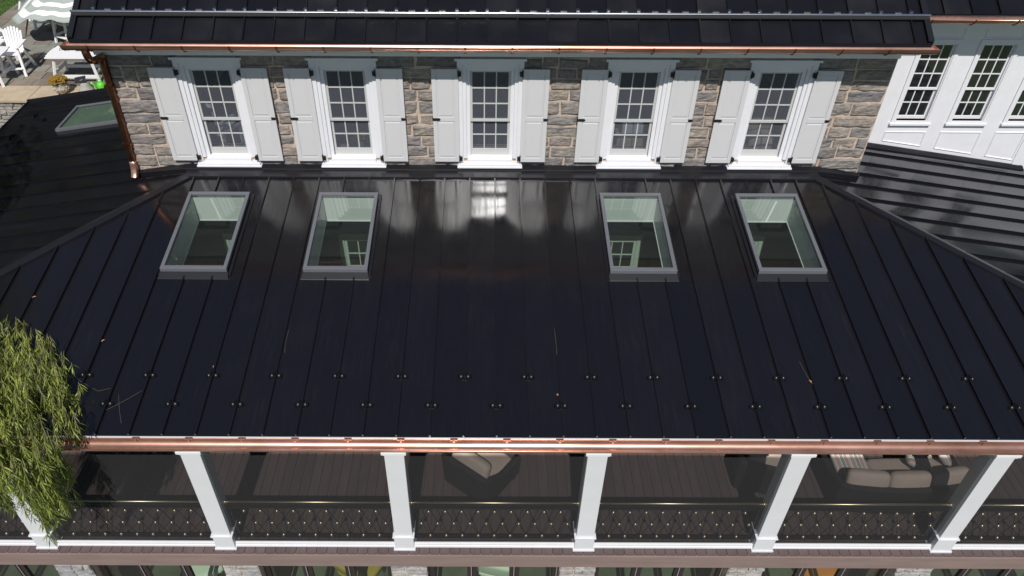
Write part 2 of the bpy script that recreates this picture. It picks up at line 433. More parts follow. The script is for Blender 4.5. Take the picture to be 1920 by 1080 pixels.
def frame_rect(b, x0, x1, z0, z1, wd, y0, y1, bot=None):
    """rectangular frame, members butted: posts between rails"""
    bot = wd if bot is None else bot
    b.box(x0, x1, y0, y1, z1-wd, z1)
    if bot: b.box(x0, x1, y0, y1, z0, z0+bot)
    b.box(x0, x0+wd, y0, y1, z0+bot, z1-wd); b.box(x1-wd, x1, y0, y1, z0+bot, z1-wd)
def sash(parent, cx, hw_, z0, z1, yf, rows, bottom, framemat, glass, cols=3, muntw=.020, rail=.045, topr=.035):
    b = MB(); d = .035
    b.box(cx-hw_, cx+hw_, yf, yf+d, z1-topr, z1); b.box(cx-hw_, cx+hw_, yf, yf+d, z0, z0+bottom)
    b.box(cx-hw_, cx-hw_+rail, yf, yf+d, z0+bottom, z1-topr); b.box(cx+hw_-rail, cx+hw_, yf, yf+d, z0+bottom, z1-topr)
    b.build('sash', framemat, parent, bevel=.004)
    gx0, gx1, gz0, gz1 = cx-hw_+rail, cx+hw_-rail, z0+bottom, z1-topr
    mb = MB()
    pw = (gx1-gx0)/cols; ph = (gz1-gz0)/rows
    for i in range(1, cols): mb.box(gx0+i*pw-muntw/2, gx0+i*pw+muntw/2, yf+.004, yf+d-.004, gz0, gz1)
    for j in range(1, rows):
        for i in range(cols): mb.box(gx0+i*pw+(muntw/2 if i else 0), gx0+(i+1)*pw-(muntw/2 if i < cols-1 else 0), yf+.006, yf+d-.006, gz0+j*ph-muntw/2, gz0+j*ph+muntw/2)
    mb.build('muntins', framemat, parent)
    src = None
    for i in range(cols):
        for j in range(rows):
            x, zz = gx0+(i+.5)*pw, gz0+j*ph
            if src is None:
                src = MB().box(x-pw/2+.001, x+pw/2-.001, yf+.015, yf+.019, zz+.001, zz+ph-.001).build('pane', glass, parent)
            else: inst(src, 'pane', (x, yf+.017, zz+.001), parent)
def window(parent, cx):
    b = MB()
    # head and side casings in three steps
    for (ho, hi, zt, y0, zb) in ((.56, .47, 2.94, 5.475, .99), (.47, .41, 2.845, 5.50, 1.06), (.41, .345, 2.785, 5.545, 1.08)):
        zi = zt-(ho-hi)
        b.box(cx-ho, cx+ho, y0, WY-.001, zi, zt)
        b.box(cx-ho, cx-hi, y0, WY-.001, zb, zi); b.box(cx+hi, cx+ho, y0, WY-.001, zb, zi)
    b.box(cx-.6, cx+.6, 5.45, 5.475, 2.915, 2.955)
    b.box(cx-.418, cx-.36, WY, WY+.12, 1.08, 2.74); b.box(cx+.36, cx+.418, WY, WY+.12, 1.08, 2.74); b.box(cx-.36, cx+.36, WY, WY+.12, 2.70, 2.74)
    wo = b.build('window', 'white_paint', parent, bevel=.005, org=(cx, WY, .92))
    s_ = MB().box(cx-.585, cx+.585, 5.395, WY+.0, .915, .945).box(cx-.565, cx+.565, 5.415, WY+.002, .945, .985).box(cx-.40, cx+.40, 5.47, WY+.12, .985, 1.06)
    s_.box(cx-.41, cx+.41, 5.53, WY+.1, 1.06, 1.078)
    s_.build('sill', 'white_paint', wo, bevel=.005)
    sash(wo, cx, .352, 1.76, 2.71, 5.575, 3, .05, 'window_frame', 'window_glass')
    sash(wo, cx, .352, 1.08, 1.80, 5.615, 2, .12, 'window_frame', 'window_glass')
    return wo
def shutter(parent, cx, side):
    x0, x1 = sorted((cx+side*.54, cx+side*.99)); z0, z1 = 1.03, 2.785; yf, yb = 5.432, 5.468
    b = MB(); st = .075
    b.box(x0, x0+st, yf, yb, z0, z1); b.box(x1-st, x1, yf, yb, z0, z1)
    for a, c in ((z0, z0+.085), (1.83, 1.915), (z1-.09, z1)): b.box(x0+st, x1-st, yf, yb, a, c)
    so_ = b.build('shutter', 'shutter_paint', parent, bevel=.004)
    for a, c in ((z0+.085, 1.83), (1.915, z1-.09)):
        p = MB(); xa, xb = x0+st+.001, x1-st-.001; i = .035
        o_ = [(xa, yf+.014, a+.001), (xb, yf+.014, a+.001), (xb, yf+.014, c-.001), (xa, yf+.014, c-.001)]
        n_ = [(xa+i, yf+.003, a+i), (xb-i, yf+.003, a+i), (xb-i, yf+.003, c-i), (xa+i, yf+.003, c-i)]
        bk = [(q[0], yb-.004, q[2]) for q in o_]
        p.prism(bk, o_, caps=False); p.prism(o_, n_, caps=False); p.poly(n_); p.poly(bk[::-1])
        p.build('panel', 'shutter_paint', so_)
    # hinges on the window side, hold-back on the outer side
    ix = cx+side*.52
    for zz in (z0+.07, z1-.075):
        h = MB().box(ix-.03, ix+.03, yf-.016, yf+.03, zz-.045, zz+.03)
        h.tube([(ix+side*.02, yf-.016, zz-.06), (ix+side*.02, yf-.016, zz+.07)], .012, 8)
        h.build('hinge', 'iron', so_, bevel=.004)
    ox = cx+side*(.99); d = MB(); ln = .13 if side < 0 else .07
    a, c = (ox-.01, ox+ln) if side < 0 else (ox-ln, ox+.01)
    d.prism([(a, yf-.012, 1.85), (c-.02, yf-.012, 1.85), (c, yf-.012, 1.872), (c-.02, yf-.012, 1.895), (a, yf-.012, 1.895)], [(a, yf-.001, 1.85), (c-.02, yf-.001, 1.85), (c, yf-.001, 1.872), (c-.02, yf-.001, 1.895), (a, yf-.001, 1.895)])
    d.box(ox-.012, ox+.012, yf-.01, WY, 1.86, 1.885)
    d.build('hold_back', 'iron', so_)
for c in WINX:
    window(house, c); shutter(house, c, -1); shutter(house, c, 1)
# rooms behind the windows
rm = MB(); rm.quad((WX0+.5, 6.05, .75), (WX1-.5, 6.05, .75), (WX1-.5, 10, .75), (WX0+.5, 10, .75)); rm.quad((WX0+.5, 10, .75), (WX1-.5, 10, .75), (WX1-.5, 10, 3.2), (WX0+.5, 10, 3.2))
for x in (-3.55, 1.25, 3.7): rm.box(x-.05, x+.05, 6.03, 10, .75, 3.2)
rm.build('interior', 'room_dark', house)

# generic standing-seam slope --------------------------------------------------
def panels(roof, O, u, v, edges, vtop, matname, holes=(), seam=True, vbot=None, seam_h=.040, cap=True):
    O, u, v = Vector(O), Vector(u).normalized(), Vector(v).normalized(); n = u.cross(v).normalized()
    if n.z < 0: n = -n
    vb = vbot or (lambda a: 0)
    P = lambda a, b, h=0: O+u*a+v*b+n*h
    for ua, ub in zip(edges[:-1], edges[1:]):
        hs = [h for h in holes if h[0] < ub-.002 and h[1] > ua+.002]
        m = MB(); m_up = None
        if hs and all(h[0] <= ua+.004 and h[1] >= ub-.004 for h in hs): m_up = MB()
        if not hs:
            k = R.uniform(0, 99); crown_ = R.uniform(-.003, .004)
            def fn(s_, t):
                a = ua+.004+(ub-ua-.008)*s_; b0, b1 = vb(a), max(vtop(a), vb(a)+.001); bb = b0+(b1-b0)*t
                wob = math.sin(s_*math.pi)*(noise.noise(Vector((k, bb*.8, 0)))*.010+noise.noise(Vector((k, bb*2.3, 4)))*.003+crown_)
                return P(a, bb, wob)
            m.grid(fn, 6, 20)
        else:
            us = sorted({ua+.004, ub-.004, *[min(max(q, ua+.004), ub-.004) for h in hs for q in h[:2]]})
            for a, b in zip(us[:-1], us[1:]):
                if b-a < .002: continue
                mid = (a+b)/2; cuts = [(vb(mid), vtop(mid))]
                for h in hs:
                    if h[0] <= mid <= h[1]: cuts = [(vb(mid), h[2]), (h[3], vtop(mid))]
                for ci, (c0, c1) in enumerate(cuts): (m_up if m_up and ci else m).quad(P(a, c0), P(b, c0), P(b, c1), P(a, c1))
        if seam:
            cuts = [(vb(ua), vtop(ua))]
            for h in holes:
                if h[0]-.01 < ua < h[1]+.01: cuts = [(vb(ua), h[2]), (h[3], vtop(ua))]
            for ci, (c0, c1) in enumerate(cuts):
                if c1-c0 > .03:
                    q = lambda bb: [P(ua-.009, bb, -.002), P(ua+.009, bb, -.002), P(ua+.011, bb, seam_h), P(ua-.011, bb, seam_h)]
                    (m_up if m_up and ci else m).prism(q(c0+.004), q(c1))
        m.build('roof_panel', matname, roof, smooth=True, autos=True)
        if m_up: m_up.build('roof_panel', matname, roof, smooth=True, autos=True)

# main (upper) roof
up_ = math.radians(31); UY, UZ = 5.06, 3.43
uroof = MB().prism([(-6.60, UY, UZ-.05), (-6.60, UY+4*math.cos(up_), UZ-.05+4*math.sin(up_)), (-6.60, UY+4*math.cos(up_), UZ-.012+4*math.sin(up_)), (-6.60, UY, UZ-.012)],
                   [(6.90, UY, UZ-.05), (6.90, UY+4*math.cos(up_), UZ-.05+4*math.sin(up_)), (6.90, UY+4*math.cos(up_), UZ-.012+4*math.sin(up_)), (6.90, UY, UZ-.012)]).build('roof', 'trim_black', house)
US = .478; ed = [-6.585] + [-6.585+.31+i*US for i in range(28)]; ed = [e for e in ed if e < 6.8] + [6.885]
panels(uroof, (0, UY-.02, UZ-.012), (1, 0, 0), (0, math.cos(up_), math.sin(up_)), ed, lambda a: 4, 'roof_upper')
for x in (-6.60, 6.90):
    sgn = -1 if x < 0 else 1; q = lambda b: [(x, UY-.02+b*math.cos(up_), UZ-.06+b*math.sin(up_)), (x+sgn*.02, UY-.02+b*math.cos(up_), UZ-.06+b*math.sin(up_)), (x+sgn*.02, UY-.02+b*math.cos(up_), UZ+.045+b*math.sin(up_)), (x-sgn*.07, UY-.02+b*math.cos(up_), UZ+.045+b*math.sin(up_)), (x-sgn*.07, UY-.02+b*math.cos(up_), UZ+.02+b*math.sin(up_)), (x, UY-.02+b*math.cos(up_), UZ+.02+b*math.sin(up_))]
    MB().prism(q(0), q(4)).build('rake_trim', 'trim_black', uroof)
MB().box(-6.6, 6.9, UY-.034, UY-.021, UZ-.06, UZ-.004).build('drip_edge', 'trim_black', uroof)
def ur(b, h): return Vector((0, UY-.02+b*math.cos(up_)-h*math.sin(up_), UZ-.012+b*math.sin(up_)+h*math.cos(up_)))
p = ur(.47, .075); q = ur(.50, .075)
rail = MB().bar((-6.62, p.y, p.z), (6.92, p.y, p.z), .03, .055, up=(0, -math.sin(up_), math.cos(up_))).build('snow_rail', 'steel', house, bevel=.004)
p2 = ur(.44, .045); MB().bar((-6.62, p2.y, p2.z), (6.92, p2.y, p2.z), .05, .02, up=(0, -math.sin(up_), math.cos(up_))).build('rail_flange', 'iron', rail)
csrc = None; tsrc = None
for i, e in enumerate(ed[1:-1]):
    pc = ur(.54, .05)
    if csrc is None: csrc = MB().box(e-.025, e+.025, pc.y-.035, pc.y+.035, pc.z-.03, pc.z+.035).build('clamp', 'steel', rail, bevel=.006); co = Vector((e, pc.y, pc.z-.03))
    else: inst(csrc, 'clamp', (e, pc.y, pc.z-.03), rail)
    pt = ur(.505, .095)
    if tsrc is None: tsrc = MB().box(e+.2, e+.3, pt.y-.02, pt.y+.02, pt.z-.02, pt.z+.012).build('clip', 'steel', rail)
    elif e < 6.5: inst(tsrc, 'clip', (e+.25, pt.y, pt.z-.02), rail)

# half-round gutter ---------------------------------------------------------
def gutter(parent, x0, x1, yc, zt, r, m, bracket_dx, joint=3.0, bfirst=.3, under=True):
    k = 14; b = MB(); nx = 60
    prof = []
    for j in range(k+1):
        a = math.pi*j/k; prof.append((yc+r*math.cos(a), zt-r*math.sin(a)))   # back rim -> front rim (front = smaller y)
    prof_o = [(yc+(r+.004)*math.cos(math.pi*j/k), zt-(r+.004)*math.sin(math.pi*j/k)) for j in range(k, -1, -1)]
    ring = prof+prof_o
    xs_ = [x0+(x1-x0)*i/nx for i in range(nx+1)]
    n0 = 0; K = len(ring)
    for i, x in enumerate(xs_):
        dz = noise.noise(Vector((x*.9, yc, 0)))*.0015
        b.v += [Vector((x, y_, z_+dz)) for y_, z_ in ring]
    for i in range(nx):
        for j in range(K):
            a = i*K+j; c = i*K+(j+1) % K; b.f.append((a, a+K, c+K, c))
    for x in (x0, x1): b.poly([(x, y_, z_) for y_, z_ in prof])
    g = b.build('gutter', m, parent, smooth=True, autos=True)
    MB().tube([(x0, yc-r-.004, zt), (x1, yc-r-.004, zt)], .011, 8).build('bead', m, g, smooth=True)
    x = x0+bfirst; src = None
    while x < x1-.05:
        if src is None:
            q = MB(); pts = [(yc+(r+.012)*math.cos(math.pi*j/10), zt-(r+.012)*math.sin(math.pi*j/10)) for j in range(11)]
            if under:
                for (ya, za), (yb_, zb) in zip(pts[3:-1], pts[4:]): q.bar((x, ya, za), (x, yb_, zb), .008, .016, up=(1, 0, 0))
                q.box(x-.012, x+.012, yc-r-.022, yc-r-.008, zt-.012, zt+.014); q.box(x-.02, x+.02, yc-.012, yc+.02, zt-r-.03, zt-r-.008)
            else:
                q.box(x-.05, x+.05, yc+r-.02, yc+r+.016, zt-.004, zt+.015); q.box(x-.012, x+.012, yc+r-.032, yc+r-.018, zt-.03, zt+.012); q.box(x-.022, x-.01, yc+r-.03, yc+r+.01, zt+.015, zt+.02)
            src = q.build('bracket', 'copper_dark' if under else 'copper', g, org=(x, yc, zt-r-.03))
        else: inst(src, 'bracket', (x, yc, zt-r-.03), g)
        x += bracket_dx
    x = x0+.9
    while x < x1:
        q = MB(); pts = [(yc+(r+.0055)*math.cos(math.pi*j/14), zt-(r+.0055)*math.sin(math.pi*j/14)) for j in range(15)]
        pi_ = [(yc+(r+.0038)*math.cos(math.pi*j/14), zt-(r+.0038)*math.sin(math.pi*j/14)) for j in range(15)]
        for t in (0,):
            n = len(q.v); q.v += [Vector((x-.02, a, c)) for a, c in pts]+[Vector((x+.02, a, c)) for a, c in pts]
            for j in range(14): q.f.append((n+j, n+j+1, n+j+16, n+j+15))
        q.build('seam_sleeve', m, g, smooth=True); x += joint
    return g
gutter(house, -6.66, 6.95, 4.94, 3.40, .10, 'copper', .73, bfirst=.42)
# downspout: outlet, two elbows, corrugated square pipe, kick-out
def ribbed(b, path, wd=.085):
    path = [Vector(p) for p in path]; k = 24; n0 = len(b.v); prev = None
    for i, p in enumerate(path):
        d = (path[min(i+1, len(path)-1)]-path[max(i-1, 0)]).normalized(); u = Vector((0, -1, 0)) if abs(d.y) < .9 else Vector((0, 0, 1))
        r = d.cross(u).normalized(); u = r.cross(d).normalized()
        for j in range(k):
            a = 2*math.pi*j/k; c, s_ = math.cos(a), math.sin(a); m_ = max(abs(c), abs(s_)); rr = wd/2/m_**.75*(1+.07*math.cos(a*12))
            b.v.append(p+(r*c+u*s_)*rr)
    for i in range(len(path)-1):
        for j in range(k): a = n0+i*k+j; c = n0+i*k+(j+1) % k; b.f.append((a, c, c+k, a+k))
    b.f.append(tuple(range(n0+k-1, n0-1, -1)))
def bez(a, b, c, n=6): a, b, c = Vector(a), Vector(b), Vector(c); return [a*(1-t)**2+b*2*t*(1-t)+c*t*t for t in [i/n for i in range(n+1)]]
path = [Vector((-6.36, 4.965, 3.32))] + bez((-6.36, 4.965, 3.24), (-6.36, 4.965, 3.10), (-6.34, 5.10, 3.05)) + bez((-6.34, 5.36, 3.0), (-6.38, 5.46, 2.97), (-6.40, 5.465, 2.80), 8) + [Vector((-6.46, 5.465, .98))]
b = MB(); ribbed(b, path, .1); ds = b.build('downspout', 'copper_dark', house, smooth=True)
b = MB(); ribbed(b, bez((-6.46, 5.463, 1.0), (-6.465, 5.463, .80), (-6.47, 5.36, .70), 7), .112); b.build('kick_out', 'copper', ds, smooth=True)
for zz in (2.45, 1.35):
    xx = -6.41-.06*(2.8-zz)/1.8; MB().box(xx-.075, xx+.075, 5.405, 5.412, zz-.02, zz+.02).box(xx-.075, xx-.07, 5.412, 5.55, zz-.02, zz+.02).box(xx+.07, xx+.075, 5.412, 5.55, zz-.02, zz+.02).build('strap', 'copper_dark', ds)

# ------------------------------------------------------------------ screened porch
porch = thing('screened_porch', 'long screened porch with glossy black standing-seam hip roof, skylights and white posts', 'porch', (0, 2.5, -5.3))
# skylights: x0, x1, y0 (low), y1 (high) of the frame
SKY = [(-5.24, -4.18, 2.88, 4.68), (-2.97, -1.945, 2.88, 4.68), (1.915, 2.98, 2.88, 4.70), (4.28, 5.365, 2.89, 4.70)]
deckb = MB()   # slim closed slab under the sheets, leaving wells for the skylights
proof = MB().prism([(EL_+.02, .01, -.05), (ER_-.02, .01, -.05), (ER_-.02, .01, -.012), (EL_+.02, .01, -.012)], [(EL_+.05, .05, -.045), (ER_-.05, .05, -.045), (ER_-.05, .05, -.006), (EL_+.05, .05, -.006)]).build('roof', 'trim_black', porch)
k0 = math.floor((EL_-X0)/S); edf = [EL_] + [X0+k*S for k in range(k0+1, 60) if X0+k*S < ER_-.05] + [ER_]
vt = lambda a: max(0., min(YT, a-EL_, ER_-a))/CP
holes = [(a+.03, b_-.03, y0/CP+.05, y1/CP-.03) for a, b_, y0, y1 in SKY]
panels(proof, (0, 0, 0), (1, 0, 0), (0, CP, math.sin(PHI)), edf, vt, 'roof_black', holes)
# left slope (falls towards -x) and right slope
yb_l = 9.76
edl = [.35+i*S for i in range(22)]; edl = [0.] + [e for e in edl if e < yb_l-.05] + [yb_l]
LSK = (7.9, 9.0, -9.18, -7.75)
hl = [(LSK[0]+.03, LSK[1]-.03, (LSK[2]-EL_)/CP+.03, (LSK[3]-EL_)/CP-.03)]
topx_l = lambda y_: (y_ if y_ < YT else min(YT + (y_-YT)*1.0, YT+.0) if y_ < 5.56 else (-6.53-EL_))
panels(proof, (EL_, 0, 0), (0, 1, 0), (CP, 0, math.sin(PHI)), edl, lambda y_: max(.001, min(y_, YT) if y_ < 5.55 else (-6.53-EL_)+.0)/CP, 'roof_black', hl)
edr = [.28+i*S for i in range(22)]; edr = [0.] + [e for e in edr if e < 6.88] + [6.93]
panels(proof, (ER_, 0, 0), (0, 1, 0), (-CP, 0, math.sin(PHI)), edr, lambda y_: max(.001, min(y_, YT) if y_ < 5.55 else ER_-6.75)/CP, 'roof_black')
# side and rear edges
MB().box(EL_-.03, EL_-.002, 0, yb_l, -.12, .02).build('eave_trim', 'trim_black', proof)
MB().prism([(EL_-.03, yb_l, -.12), (EL_-.03, yb_l+.04, -.12), (EL_-.03, yb_l+.04, .05), (EL_-.03, yb_l, .05)], [(-6.5, yb_l, .55), (-6.5, yb_l+.04, .55), (-6.5, yb_l+.04, .72), (-6.5, yb_l, .72)]).build('rake_trim', 'trim_black', proof)
# hip caps: two wings folded over the hip line
for sx, hx, ex in ((1, XL, EL_), (-1, XR, ER_)):
    wd = .135; m = MB()
    a0 = Vector((ex+sx*.02, .02, .02*TP)); a1 = Vector((hx, YT, ZT)); up_v = Vector((0, 0, .05))
    f0, f1 = a0+Vector((sx*wd, 0, 0))+Vector((0, 0, 0)), a1+Vector((sx*wd, 0, 0))      # on the front slope, height depends on y only
    s0, s1 = a0+Vector((0, wd, 0)), a1+Vector((0, wd, 0))                               # on the side slope, height depends on x only
    lo = Vector((0, 0, .036))
    m.prism([f0+lo, a0+up_v, s0+lo, s0, f0], [f1+lo, a1+up_v, s1+lo, s1, f1]); m.build('hip_cap', 'trim_black', proof)
# wall flashing: sloped apron and upstand along the stone wall, returned at both corners
f = MB(); f.prism([(XL-.02, 5.19, 5.19*TP+.004), (XL-.02, 5.19, 5.19*TP+.05), (XL-.02, 5.40, .878), (XL-.02, 5.40, .82)], [(XR+.02, 5.19, 5.19*TP+.004), (XR+.02, 5.19, 5.19*TP+.05), (XR+.02, 5.40, .878), (XR+.02, 5.40, .82)])
f.prism([(XL-.1, 5.385, .80), (XL-.1, 5.515, .80), (XL-.1, 5.515, .925), (XL-.1, 5.50, .925), (XL-.1, 5.385, .886)], [(XR+.1, 5.385, .80), (XR+.1, 5.515, .80), (XR+.1, 5.515, .925), (XR+.1, 5.50, .925), (XR+.1, 5.385, .886)])
f.prism([(XL-.1, 5.39, .80), (XL-.1, 5.515, .80), (XL-.1, 5.515, .92), (XL-.1, 5.39, .88)], [(WX0-.03, 5.49, .62), (WX0-.03, 5.515, .62), (WX0-.03, 5.515, .76), (WX0-.03, 5.47, .73)])
f.prism([(XR+.1, 5.39, .80), (XR+.1, 5.515, .80), (XR+.1, 5.515, .92), (XR+.1, 5.39, .88)], [(WX1+.03, 5.47, .64), (WX1+.03, 5.515, .64), (WX1+.03, 5.515, .79), (WX1+.03, 5.45, .76)])
f.build('wall_flashing', 'trim_black', proof, bevel=.006)
# snow guards: a pair of half domes astride each second seam, two rows
gsrc = None
for row, ks in ((.965, range(-13, 17, 2)), (.49, range(-14, 18, 2))):
    for k in ks:
        x = X0+k*S; o_ = (x, row, row*TP)
        if gsrc is None:
            g = MB()
            for sx in (-1, 1):
                def dome(u_, v_):
                    a = math.pi*u_; e = math.pi/2*v_
                    return (x+sx*.05+.052*math.cos(a)*math.cos(e), row-.052*math.sin(a)*math.cos(e), row*TP+.001-.052*math.sin(a)*math.cos(e)*TP+.056*math.sin(e))
                g.grid(dome, 12, 6)
                g.quad((x+sx*.05-.052, row, row*TP), (x+sx*.05+.052, row, row*TP), (x+sx*.05+.03, row, row*TP+.046), (x+sx*.05-.03, row, row*TP+.046)); g.box(x+sx*.016-.011, x+sx*.016+.011, row-.03, row+.045, row*TP, row*TP+.055)
            g.tube([(x-.035, row-.015, row*TP+.045), (x+.035, row-.015, row*TP+.045)], .008, 6)
            gsrc = g.build('snow_guard', 'guard_black', proof, smooth=True, org=o_, autos=True)
        else: inst(gsrc, 'snow_guard', o_, proof)
for x, y_ in ((-10.1, 8.9), (-9.75, 8.55), (-10.2, 7.95), (-9.85, 7.6)):
    inst(gsrc, 'snow_guard', (x, y_, (x-EL_)*TP), proof, rot=(0, 0, -math.pi/2))
# skylights
def skylight(x0, x1, y0, y1):
    h = .13/CP; r_ = lambda y_, d=0: y_*TP+d
    b = MB(); fw = .06
    def slab(xa, xb, ya, yb2, d0, d1): b.prism([(xa, ya, r_(ya, d0)), (xb, ya, r_(ya, d0)), (xb, yb2, r_(yb2, d0)), (xa, yb2, r_(yb2, d0))], [(xa, ya, r_(ya, d1)), (xb, ya, r_(ya, d1)), (xb, yb2, r_(yb2, d1)), (xa, yb2, r_(yb2, d1))])
    slab(x0, x1, y0, y0+fw+.01, .065, .135); slab(x0, x1, y1-fw, y1, .065, .135); slab(x0, x0+fw, y0+fw+.01, y1-fw, .065, .135); slab(x1-fw, x1, y0+fw+.01, y1-fw, .065, .135)
    s = b.build('skylight', 'skylight_frame', porch, bevel=.006, org=((x0+x1)/2, (y0+y1)/2, r_((y0+y1)/2)))
    b = MB(); i = .02                                     # upstand curb below the cladding
    slab(x0+i, x1-i, y0+i, y0+.05, -.01, .064); slab(x0+i, x1-i, y1-.05, y1-i, -.01, .064); slab(x0+i, x0+.05, y0+.05, y1-.05, -.01, .064); slab(x1-.05, x1-i, y0+.05, y1-.05, -.01, .064)
    b.build('curb', 'trim_black', s)
    b = MB(); b.prism([(x0-.04, y0-.10, r_(y0-.10, .003)), (x1+.03, y0-.10, r_(y0-.10, .003)), (x1+.03, y0-.10, r_(y0-.10, .012)), (x0-.04, y0-.10, r_(y0-.10, .012))], [(x0-.0, y0+.03, r_(y0, .003)), (x1+.0, y0+.03, r_(y0, .003)), (x1+.0, y0+.03, r_(y0, .075)), (x0-.0, y0+.03, r_(y0, .075))])
    b.build('skirt', 'trim_black', s, bevel=.003)
    b = MB()
    for xa, xb in ((x0-.05, x0+.015), (x1-.015, x1+.05)): slab(xa, xb, y0-.02, y1+.02, .004, .03)
    slab(x0-.05, x1+.05, y1-.015, y1+.08, .004, .028)
    b.build('side_flashing', 'trim_black', s, bevel=.004)
    g = MB(); g.quad((x0+fw, y0+fw+.01, r_(y0+fw+.01, .112)), (x1-fw, y0+fw+.01, r_(y0+fw+.01, .112)), (x1-fw, y1-fw, r_(y1-fw, .112)), (x0+fw, y1-fw, r_(y1-fw, .112))); g.build('pane', 'skylight_glass', s)
    # light well: upper end, lower end, boarded cheeks
    d = -.42; xa, xb, ya, yb2 = x0+.055, x1-.055, y0+.07, y1-.06
    b = MB(); b.quad((xa, yb2, r_(yb2, .06)), (xb, yb2, r_(yb2, .06)), (xb, yb2, r_(yb2, d)), (xa, yb2, r_(yb2, d))); b.quad((xa, ya, r_(ya, .06)), (xa, ya, r_(ya, d)), (xb, ya, r_(ya, d)), (xb, ya, r_(ya, .06)))
    nb = 16
    for xx, sg in ((xa, 1), (xb, -1)):
        for j in range(nb):
            q0 = ya+(yb2-ya)*j/nb; q1 = ya+(yb2-ya)*(j+1)/nb; e = .008
            b.quad((xx, q0+e, r_(q0, .06)), (xx, q1-e, r_(q1, .06)), (xx, q1-e, r_(q1, d)), (xx, q0+e, r_(q0, d)))
            b.quad((xx, q1-e, r_(q1, .06)), (xx-sg*.01, q1, r_(q1, .06)), (xx-sg*.01, q1, r_(q1, d)), (xx, q1-e, r_(q1, d)))
            b.quad((xx-sg*.01, q0, r_(q0, .06)), (xx, q0+e, r_(q0, .06)), (xx, q0+e, r_(q0, d)), (xx-sg*.01, q0, r_(q0, d)))
    b.build('light_well', 'shaft_white', s)
    b = MB(); t = .02                                     # trim where the well meets the ceiling
    for (p0, p1) in (((xa-.01, ya), (xb+.01, ya)), ((xa-.01, yb2), (xb+.01, yb2)), ((xa, ya), (xa, yb2)), ((xb, ya), (xb, yb2))):
        b.bar((p0[0], p0[1], r_(p0[1], d)), (p1[0], p1[1], r_(p1[1], d)), t)
    b.build('well_trim', 'white_paint', s)
for a in SKY: skylight(*a)
# skylight on the left slope
def side_skylight():
    y0, y1, x0, x1 = LSK; r_ = lambda x, d=0: (x-EL_)*TP+d
    b = MB(); fw = .06
    def slab(xa, xb, ya, yb2, d0, d1): b.prism([(xa, ya, r_(xa, d0)), (xb, ya, r_(xb, d0)), (xb, yb2, r_(xb, d0)), (xa, yb2, r_(xa, d0))], [(xa, ya, r_(xa, d1)), (xb, ya, r_(xb, d1)), (xb, yb2, r_(xb, d1)), (xa, yb2, r_(xa, d1))])
    for a in ((x0, x1, y0, y0+fw), (x0, x1, y1-fw, y1), (x0, x0+fw, y0+fw, y1-fw), (x1-fw, x1, y0+fw, y1-fw)): slab(*a, .0, .07)
    s = b.build('skylight', 'skylight_frame', porch, bevel=.006, org=((x0+x1)/2, (y0+y1)/2, r_((x0+x1)/2)))
    g = MB(); g.quad((x0+fw, y0+fw, r_(x0+fw, .055)), (x1-fw, y0+fw, r_(x1-fw, .055)), (x1-fw, y1-fw, r_(x1-fw, .055)), (x0+fw, y1-fw, r_(x0+fw, .055))); g.build('pane', 'skylight_glass', s)
    b = MB(); b.box(x0, x1, y0+.02, y1, r_(x0)-.5, r_(x0)-.49); b.quad((x0+.03, y1-.03, r_(x0, .05)), (x1, y1-.03, r_(x1, .05)), (x1, y1-.03, r_(x0)-.49), (x0+.03, y1-.03, r_(x0)-.49)); b.quad((x0+.03, y0, r_(x0, .05)), (x0+.03, y1, r_(x0, .05)), (x0+.03, y1, r_(x0)-.49), (x0+.03, y0, r_(x0)-.49))
    b.build('light_well', 'shaft_white', s)
    MB().quad((x0+fw, y0+fw, r_(x0+fw, .02)), (x1-fw, y0+fw, r_(x1-fw, .02)), (x1-fw, y1-fw, r_(x1-fw, .02)), (x0+fw, y1-fw, r_(x0+fw, .02))).build('blind', 'blind_green', s)
side_skylight()
# front drip strip and gutter
MB().box(EL_, ER_, -.022, -.004, -.028, -.004).build('drip_strip', 'drip_metal', porch)
gutter(porch, EL_-.05, ER_+.05, -.122, -.018, .094, 'copper', .712, bfirst=.30, under=False)
# posts
PX = [-9.54, -6.79, -4.042, -1.291, 1.46, 4.211, 6.962, 9.71]
for x in PX:
    pw = .135
    p_ = MB().box(x-pw, x+pw, -.148, .10, -2.16, -.20).build('post', 'post_paint', porch, bevel=.006)
    MB().box(x-pw-.035, x+pw+.035, -.185, .12, -.165, -.115).box(x-pw-.015, x+pw+.015, -.165, .11, -.20, -.165).build('cap', 'white_paint', p_, bevel=.005)
    MB().box(x-pw-.012, x+pw+.012, -.162, .115, -2.48, -2.19).box(x-pw-.03, x+pw+.03, -.18, .125, -2.19, -2.16).box(x-pw-.032, x+pw+.032, -.185, .13, FL+.003, -2.48).build('base', 'post_paint', p_, bevel=.005)
MB().box(EL_+.2, ER_-.2, .06, .14, -.28, -.06).build('beam', 'white_paint', porch)
